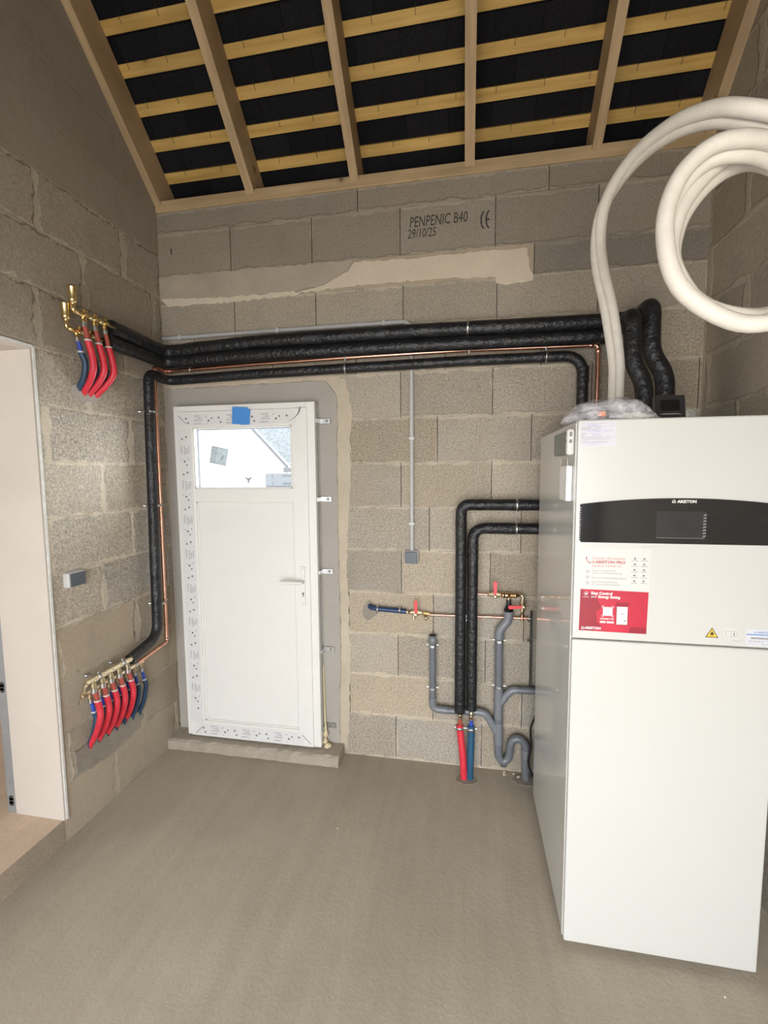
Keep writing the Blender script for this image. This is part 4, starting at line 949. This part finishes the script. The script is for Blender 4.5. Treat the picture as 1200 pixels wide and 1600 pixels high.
# ------------------------------------------------------------------ grey conduit and junction boxes
cd = thing('electrical_conduit', (-.303, -.012, 1.275), 'thin pale grey electrical conduit along the back wall, dropping to the junction box', 'conduit')
make('tube', MB().tube(fillet([(XL+.012, -.013, 2.534), (-1.08, -.013, 2.537), (-.303, -.013, 2.537), (-.303, -.013, 1.272)], [.05, .055]), .0122, 14), conduitm, cd)
for (x_, z_, hor) in ((-1.702, 2.534, 1), (-1.079, 2.537, 1), (-.455, 2.537, 1), (-.303, 2.36, 0), (-.303, 1.904, 0), (-.303, 1.426, 0)):
    m = MB()
    if hor: m.box(x_-.008, x_+.008, -.026, -.001, z_-.015, z_+.015, bev=.002, seg=1)
    else: m.box(x_-.016, x_+.016, -.026, -.001, z_-.008, z_+.008, bev=.002, seg=1)
    make('conduit_clip', m, boxgrey, cd)
jb = thing('junction_box', (-.305, 0, 1.195), 'dark square junction box on the back wall at the foot of the conduit', 'switch box')
make('box_base', MB().box(-.345, -.265, -.034, -.0, 1.196, 1.274, bev=.008, seg=3), boxgrey, jb)
make('box_cover', MB().box(-.340, -.270, -.0415, -.0345, 1.201, 1.269, bev=.003), boxdark, jb)
jb = thing('junction_box', (XL, -.75, 1.19), 'pale box with dark grey cover on the left wall, beside the doorway', 'switch box')
make('box_base', MB().box(XL, XL+.034, -.798, -.702, 1.192, 1.264, bev=.008, seg=3), boxgrey, jb)
make('box_cover', MB().box(XL+.0345, XL+.041, -.790, -.708, 1.197, 1.259, bev=.003), boxdark, jb)

# ------------------------------------------------------------------ cold water line with tap valves
YW = -.032
cw = thing('cold_water_line', (-.32, YW, .9), 'thin copper water line running low across the back wall behind the black risers', 'pipe')
make('tube', MB().tube(fillet([(-.20, YW, .908), (.36, YW, .914)], .01), .0078, 12), copper, cw)
make('branch', MB().cyl((.305, YW, .914), (.305, YW, .965), .0068, 12).lathe((.305, YW, .90), (0, 0, 1), [(0, .009), (.03, .009)], 12), copper, cw)
make('end_clamp', ring_clamp((.345, YW, .914), (1, 0, 0), .008, w=.012, out=(0, 0, 1), wall=(.345, 0, .914)), zinc, cw)
bs = thing('blue_sleeved_pipe', (-.45, YW, .91), 'short dark blue sleeved pipe leaving the mortar plug on the back wall', 'pipe')
make('sleeve', MB().tube(fillet([(-.555, .01, .935), (-.548, -.026, .932), (-.50, -.034, .928), (-.335, YW, .920)], .02), .0145, 14), plain('navy_sleeve', (.02, .045, .12), .4), bs)
for x_ in (-.502, -.372): make('pipe_clamp', ring_clamp((x_, YW, .926), (1, 0, 0), .0148, w=.010, wall=(x_, 0, .926), ros=False).cyl((x_, YW, .941), (x_, YW, .953), .0045, 8).cyl((x_, YW, .911), (x_, YW, .90), .0045, 8), zinc, bs)
def lever_valve(name, c, lever_dir, lab, ax=(1, 0, 0), L=.075, mat=nickel):
    c = Vector(c); ax = Vector(ax); v = thing(name, c, lab, 'valve', 'red lever valves')
    make('valve_body', MB().lathe(c-ax*.032, ax, [(0, .010), (.012, .010), (.012, .0145), (.020, .0145), (.020, .0185), (.044, .0185), (.044, .0145), (.052, .0145), (.052, .010), (.064, .010)], 8).cyl(c, c+Vector((0, -.03, 0)), .009, 12), mat, v)
    l = Vector(lever_dir).normalized(); side = l.cross(Vector((0, 1, 0))); s0 = c+Vector((0, -.031, 0))
    make('lever', MB().prism([(0.004, -.007), (.02, -.008), (L, -.0100), (L+.007, -.006), (L+.007, .006), (L, .0100), (.02, .008), (.004, .007)], s0, l, side, (0, -1, 0), .008), redplastic, v)
    make('nut', MB().lathe(s0+Vector((0, .001, 0)), (0, -1, 0), [(0, .011), (.011, .011), (.014, .005)], 6), nickel, v)
    return v
v1 = lever_valve('stop_valve', (-.276, YW, .915), (0, 0, 1), 'stop valve with upright red lever beside the short blue pipe')
make('fitting', MB().cyl((-.335, YW, .918), (-.308, YW, .916), .006, 10).lathe((-.322, YW, .917), (1, 0, 0), [(0, .010), (.01, .010)], 6), brass, v1)
make('drain_port', MB().cyl((-.292, YW, .90), (-.292, YW-.002, .872), .0045, 10).cyl((-.292, YW, .875), (-.292, YW, .869), .0065, 10), nickel, v1)
dc = thing('check_valve', (-.222, YW, .905), 'small brass check valve with drain screw, just right of the stop valve', 'valve')
make('valve_body', MB().lathe((-.246, YW, .913), (1, 0, -.05), [(0, .0085), (.012, .0105), (.012, .013), (.026, .013), (.026, .0105), (.044, .0085)], 8).cyl((-.228, YW, .913), (-.219, YW-.022, .895), .0085, 10), brass, dc)
make('drain_screw', MB().lathe((-.219, YW-.022, .895), (.3, -.6, -.5), [(0, .0105), (.008, .0105), (.01, .004)], 10), nickel, dc)
# safety group above the drain
sg = thing('safety_group', (.23, -.04, 1.03), 'brass safety group with black funnel adapter, fed from the right riser', 'valve')
YS_ = -.045
make('inlet_pipe', MB().cyl((.03, YS_, 1.043), (.13, YS_, 1.042), .0065, 12), copper, sg)
make('body', MB().lathe((.185, YS_, 1.042), (1, 0, 0), [(0, .0095), (.008, .0095), (.008, .016), (.024, .016), (.024, .0125), (.03, .0145), (.055, .0145), (.055, .0115), (.06, .0115), (.06, .014), (.066, .014), (.066, .0115), (.073, .0115), (.073, .0145), (.088, .0145), (.088, .008), (.112, .008)], 14), plain('bright_brass', (.85, .55, .28), .25, 1), sg)
make('elbow', MB().tube(fillet([(.29, YS_, 1.042), (.306, YS_, 1.042), (.306, YS_, .955)], .012), .0075, 10).lathe((.306, YS_, 1.02), (0, 0, -1), [(0, .011), (.016, .011)], 8).lathe((.306, YS_, .965), (0, 0, -1), [(0, .010), (.012, .010)], 6).cyl((.306, YS_, .955), (.305, YW, .935), .006, 8), nickel, sg)
make('nozzle', MB().cyl((.231, YS_, 1.03), (.231, YS_, 1.012), .006, 10), nickel, sg)
v2 = lever_valve('stop_valve', (.157, YS_, 1.042), (0, 0, 1), 'stop valve with upright red lever on the safety group')
v3 = lever_valve('stop_valve', (.306, YS_, .99), (-1, 0, -.06), 'stop valve with red lever lying level over the black funnel', ax=(0, 0, 1), L=.072)
make('funnel', MB().lathe((.232, -.05, 1.016), (0, 0, -1), [(0, .0125), (.02, .0135), (.045, .018), (.045, .024), (.066, .025), (.066, .0255)], 18), tape_blk, sg, label='black rubber funnel')
make('fitting', MB().lathe((.118, YS_, 1.0425), (1, 0, 0), [(0, .009), (.010, .009)], 6), nickel, sg)

# ------------------------------------------------------------------ grey drain pipes
dp = thing('drain_pipe', (.338, -.06, 0), 'grey plastic drain with branches and trap, left of the cabinet', 'pipe')
YG = -.05
def gp(name, pts, r, rad, mat=greypvc, seg=16, caps=True): return make(name, MB().tube(fillet(pts, rad) if len(pts) > 2 else pts, r, seg, caps=caps), mat, dp)
R1 = .0235
gp('offset_bend', [(.232, YG, .952), (.232, YG, .905), (.184, YG, .845), (.184, YG, .80)], R1*1.06, [.04, .04], greypvc2)
gp('socket', [(.232, YG, .955), (.232, YG, .920)], R1*1.14, 0, greypvc2)
gp('stack_pipe', [(.184, YG, .80), (.185, YG, .50)], R1*.94, 0)
gp('tee', [(.185, YG, .515), (.186, YG, .34)], R1*1.06, 0, greypvc2)
gp('branch', [(.186, YG, .415), (.235, YG, .488), (.262, YG, .510), (.285, YG, .510)], .0215, [.02, .03], greypvc2)
gp('side_pipe', [(.272, YG, .510), (.42, YG, .514)], .0195, 0)
gp('stack_pipe', [(.186, YG, .36), (.189, YG, .13)], R1*.95, 0)
gp('tee', [(.187, YG, .315), (.189, YG, .19)], R1*1.08, 0, greypvc2)
make('trap', MB().tube(catmull([(.189, YG, .195), (.189, YG, .145), (.195, YG, .108), (.217, YG-.002, .090), (.240, YG, .106), (.250, YG, .145), (.252, YG, .185), (.266, YG, .216), (.290, YG, .228), (.315, YG, .220), (.333, YG, .195), (.336, YG, .15)], 5), R1*.95, 16), greypvc, dp)
make('trap_cap', MB().lathe((.218, YG-.002, .086), (0, 0, -1), [(0, .019), (.014, .019), (.014, .0175), (.024, .0175)], 16), greypvc, dp)
gp('outlet_pipe', [(.335, YG, .17), (.338, YG-.01, -.01)], R1*.93, 0)
gp('outlet_pipe', [(.3355, YG-.003, .175), (.336, YG-.004, .125)], R1*1.04, 0, greypvc2)
gp('stand_pipe', [(-.182, YG, .775), (-.182, YG, .40)], .0195, 0)
gp('elbow', [(-.182, YG, .43), (-.182, YG, .362), (-.10, YG, .358)], .0215, [.045], greypvc2)
gp('level_pipe', [(-.105, YG, .358), (.075, YG, .364)], .0195, 0)
gp('elbow', [(.06, YG, .365), (.115, YG, .364), (.186, YG, .245)], .0215, [.045], greypvc2)
so_ = MB().lathe((-.182, YG, .74), (0, 0, 1), [(0, .0195), (0, .0225), (.055, .0225), (.055, .019), (.02, .019)], 18)
make('open_socket', so_, greypvc2, dp)
make('socket_bore', MB().lathe((-.182, YG, .794), (0, 0, 1), [(0, .0185), (.0012, .0185)], 16), black_ink, dp)
for (x_, z_, r_) in ((-.182, .735, .020), (-.182, .485, .020), (.184, .785, R1*.96), (.185, .525, R1*.98)):
    make('pipe_clamp', ring_clamp((x_, YG, z_), (0, 0, 1), r_, w=.012, wall=(x_, 0, z_), ros=False).cyl((x_-r_-.014, YG, z_+.004), (x_-r_, YG, z_+.004), .0045, 8).cyl((x_+r_, YG, z_+.004), (x_+r_+.014, YG, z_+.004), .0045, 8).box(x_-.010, x_+.010, YG-r_-.0035, YG-r_-.001, z_-.006, z_+.006), zinc, dp)
# dark cable hanging behind the cabinet edge, and a black strip standing for the shadow there, with bolts
make('black_cable', MB().tube(catmull([(.42, -.12, .62), (.38, -.11, .42), (.352, -.11, .33), (.358, -.10, .22), (.345, -.10, .12), (.39, -.11, .02)], 6), .006, 10), black_gloss, label='thin black cable hanging between the drain and the cabinet', cat='cable')
shadow_strip = thing('edge_shadow', (.357, -.01, .42), 'narrow black strip for the shadow on the back wall at the cabinet edge, with two bolts', 'shadow_strip')
make('shadow_strip', MB().box(.352, .359, -.04, 0, .52, .95), foam, shadow_strip)
for z_ in (.90, .79): make('bolt', MB().cyl((.349, -.03, z_), (.334, -.034, z_), .006, 8), zinc, shadow_strip)

# ------------------------------------------------------------------ manifolds on the left wall
def manifold_bar(name, y0, y1, x_, z_, r_, n, ys, lab, mat, cat='manifold'):
    t = thing(name, (x_, (y0+y1)/2, z_), lab, cat)
    prof = []; L = y1-y0
    m = MB().cyl((x_, y0, z_), (x_, y1, z_), r_, 16)
    m.lathe((x_, y0-.012, z_), (0, 1, 0), [(0, r_*1.05), (.014, r_*1.05)], 6).lathe((x_, y1-.002, z_), (0, 1, 0), [(0, r_*1.1), (.016, r_*1.1)], 6)
    make('bar', m, mat, t)
    for yy in ys:
        make('outlet', MB().lathe((x_, yy, z_-r_*.8), (0, 0, -1), [(0, .009), (.01, .009), (.01, .0115), (.022, .0115), (.022, .0085), (.034, .0085)], 8).lathe((x_+r_*.7, yy, z_), (1, 0, 0), [(0, .006), (.008, .006)], 8), mat, t)
    return t
# lower: hot bar in front, return bar behind and below
ysr = [-.747, -.693, -.640, -.586, -.527]
ysb = [-.728, -.668, -.610, -.552, -.494, -.433, -.378]
mh = manifold_bar('heating_manifold', -.782, -.505, -1.750, .738, .0145, 5, ysr, 'front bar of lower brass manifold with five red hoses, on left wall', nickel)
mc = manifold_bar('heating_manifold', -.765, -.385, -1.792, .668, .0125, 7, ysb, 'rear bar of lower brass manifold with blue hoses, on left wall', nickel)
for yy in (-.715, -.560): make('pipe_clamp', ring_clamp((-1.75, yy, .738), (0, 1, 0), .0148, w=.016, th=.003, wall=(XL, yy+.0, .738), out=(0, 0, 1)), zinc, mh)
make('pipe_clamp', ring_clamp((-1.792, -.42, .668), (0, 1, 0), .0128, w=.014, th=.003, out=(0, 0, 1), wall=(XL, -.42, .668), ros=False), zinc, mc)
make('drain_tap', MB().cyl((-1.75, -.79, .735), (-1.745, -.812, .70), .006, 8).cyl((-1.792, -.775, .668), (-1.785, -.80, .635), .006, 8).cyl((-1.76, -.80, .72), (-1.735, -.82, .705), .004, 8), nickel, mh)
posr = ['leftmost', 'second from left', 'third from left', 'fourth from left', 'rightmost']
posb = ['leftmost, mostly behind the first red hose', 'second from left, behind the red ones', 'third from left, behind the red ones', 'fourth from left, behind the red ones', 'fifth from left, beside the rightmost red hose', 'second from the right', 'rightmost, fully visible']
def hose(name, top, mid, bot, r_, rp2, mat, mat2, lab, group, ztop_sl):
    h = thing(name, bot, lab, 'hose', group)
    T, Md, Bt = Vector(top), Vector(mid), Vector(bot)
    path = catmull([T, Vector((T.x+.004, T.y+.006, (T.z+ztop_sl)/2)), Vector((T.x+.006, T.y+.01, ztop_sl))], 4)
    make('inner_pipe', MB().tube(path, rp2, 12), mat2, h)
    s0 = Vector((T.x+.006, T.y+.010, ztop_sl))
    sl = catmull([s0, s0.lerp(Md, .5)+Vector((.004, .004, 0)), Md, Md.lerp(Bt, .55)+Vector((.006, .0, -.004)), Bt, Bt+(Bt-Md)*.18], 5)
    make('sleeve', MB().tube(sl, r_, 14, rf=wob(len(lab), .03)), mat, h)
    make('sleeve_rim', MB().tube([s0+Vector((0, 0, -.003)), s0+Vector((0, 0, .004))], r_*1.06, 14), paperw if 'red' in name else boxgrey, h)
    make('crimp_ring', MB().cyl(T+Vector((0, 0, .004)), T+Vector((0, 0, -.016)), rp2*1.2, 12), zinc, h)
for i, yy in enumerate(ysr):
    hose('red_hose', (-1.750, yy, .690), (-1.742, yy+.016, .53), (-1.826, yy+.036+.004*i, .385), .0148, .0115, redhose, redpex,
         f'red sleeved hose, {posr[i]} of the five under the lower manifold', 'red hoses under the lower manifold', .630)
for i, yy in enumerate(ysb):
    hose('blue_hose', (-1.792, yy, .625), (-1.782, yy+.012, .50), (-1.828, yy+.012, .388-.003*i), .0125, .0085, bluehose, bluepex,
         f'dark blue sleeved hose under the lower manifold, {posb[i]}', 'blue hoses under the lower manifold', .560)
# upper manifold: chain of brass tees with two upright air vessels
yu = [-.668, -.605, -.545]
um = manifold_bar('water_manifold', -.705, -.515, -1.750, 2.452, .0105, 3, yu, 'front brass water manifold with tees and tall end cap, high on left wall', brass)
ul = manifold_bar('water_manifold', -.715, -.53, -1.780, 2.378, .0105, 3, [-.680, -.617, -.557], 'rear lower brass water manifold high on left wall, feeding the blue hoses', brass)
for t_, x_, y_, z_ in ((um, -1.750, -.722, 2.452), (ul, -1.780, -.735, 2.378)):
    make('elbow', MB().tube(fillet([(x_, y_+.03, z_), (x_, y_, z_), (x_, y_, z_+.035)], .015), .0095, 12), brass, t_)
    make('end_cap', MB().lathe((x_, y_, z_+.028), (0, 0, 1), [(0, .010), (.010, .010), (.010, .0165), (.022, .0175), (.070, .0185), (.074, .0205), (.080, .0205), (.080, .017)], 18), brass, t_)
    for yy in ([-.66, -.60, -.54] if t_ is um else [-.66, -.60]):
        make('tee', MB().lathe((x_, yy-.014, z_), (0, 1, 0), [(0, .0135), (.028, .0135)], 8).lathe((x_, yy, z_), (0, 0, 1), [(0, .010), (.018, .010), (.018, .0125), (.024, .0125)], 8), brass, t_)
    for yy in (-.632, -.572): make('union_nut', MB().lathe((x_, yy-.006, z_), (0, 1, 0), [(0, .0145), (.012, .0145)], 6), nickel, t_)
pu = ['left', 'middle', 'right']
for i, yy in enumerate(yu):
    hose('red_hose', (-1.750, yy, 2.415), (-1.742, yy+.030, 2.215), (-1.822, (-.612, -.573, -.531)[i], 2.124), .0148, .0105, redhose, redpex,
         f'red sleeved hose, {pu[i]} one of three hanging from the upper manifold', 'red hoses under the upper manifold', 2.340)
for i, yy in enumerate([-.680, -.617, -.557]):
    hose('blue_hose', (-1.780, yy, 2.345), (-1.775, yy+.030, 2.215), (-1.826, (-.636, -.594, -.556)[i], 2.136), .0135, .009, bluehose, bluepex,
         f'dark blue sleeved hose behind the red ones, {pu[i]} one under the upper manifold', 'blue hoses under the upper manifold', 2.285)

# ------------------------------------------------------------------ white coiled hose above the cabinet
A = [(0.629, -0.459, 1.888), (0.629, -0.459, 1.945), (0.616, -0.501, 2.07), (0.599, -0.547, 2.163), (0.538, -0.645, 2.331), (0.474, -0.75, 2.431), (0.433, -0.855, 2.493), (0.423, -0.953, 2.556), (0.448, -1.099, 2.582), (0.488, -1.247, 2.557), (0.534, -1.344, 2.515), (0.579, -1.391, 2.474), (0.647, -1.402, 2.438), (0.731, -1.403, 2.364), (0.783, -1.402, 2.266), (0.777, -1.414, 2.148), (0.72, -1.432, 2.064), (0.637, -1.44, 2.022), (0.547, -1.436, 2.028), (0.443, -1.438, 2.106), (0.416, -1.422, 2.233), (0.44, -1.418, 2.333), (0.496, -1.424, 2.387), (0.568, -1.42, 2.397), (0.661, -1.383, 2.39), (0.75, -1.351, 2.337), (0.786, -1.342, 2.246), (0.774, -1.342, 2.154), (0.705, -1.372, 2.073), (0.632, -1.399, 2.041), (0.534, -1.42, 2.051), (0.475, -1.416, 2.093), (0.437, -1.408, 2.176), (0.444, -1.395, 2.246), (0.472, -1.38, 2.311), (0.523, -1.362, 2.373), (0.584, -1.344, 2.415), (0.66, -1.318, 2.433), (0.746, -1.306, 2.389), (0.789, -1.307, 2.29), (.776, -1.318, 2.19)]
ho = thing('insulated_hose', (.629, -.459, CZ1), 'thick off-white twin foam hose rising from the cabinet and looping into a coil', 'hose')
make('hose_tube', MB().tube(catmull(A, 5), .0178, 18, rf=wob(4, .02, 30)), hosewhite, ho)
cen = Vector((.62, 0, 2.24))
B2 = []
for i, p in enumerate(A):
    p = Vector(p); t = min(1, max(0, (i-4)/4))
    inw = Vector((cen.x-p.x, 0, cen.z-p.z)).normalized()*(.004 if i < 15 else .012)
    side = Vector((-.020, .020, 0))
    B2.append(p+side*(1-t)+(inw+Vector((.004, .030, 0)))*t if i else p+side)
make('hose_tube', MB().tube(catmull(B2, 5), .0178, 18, rf=wob(6, .02, 30)), hosewhite, ho)
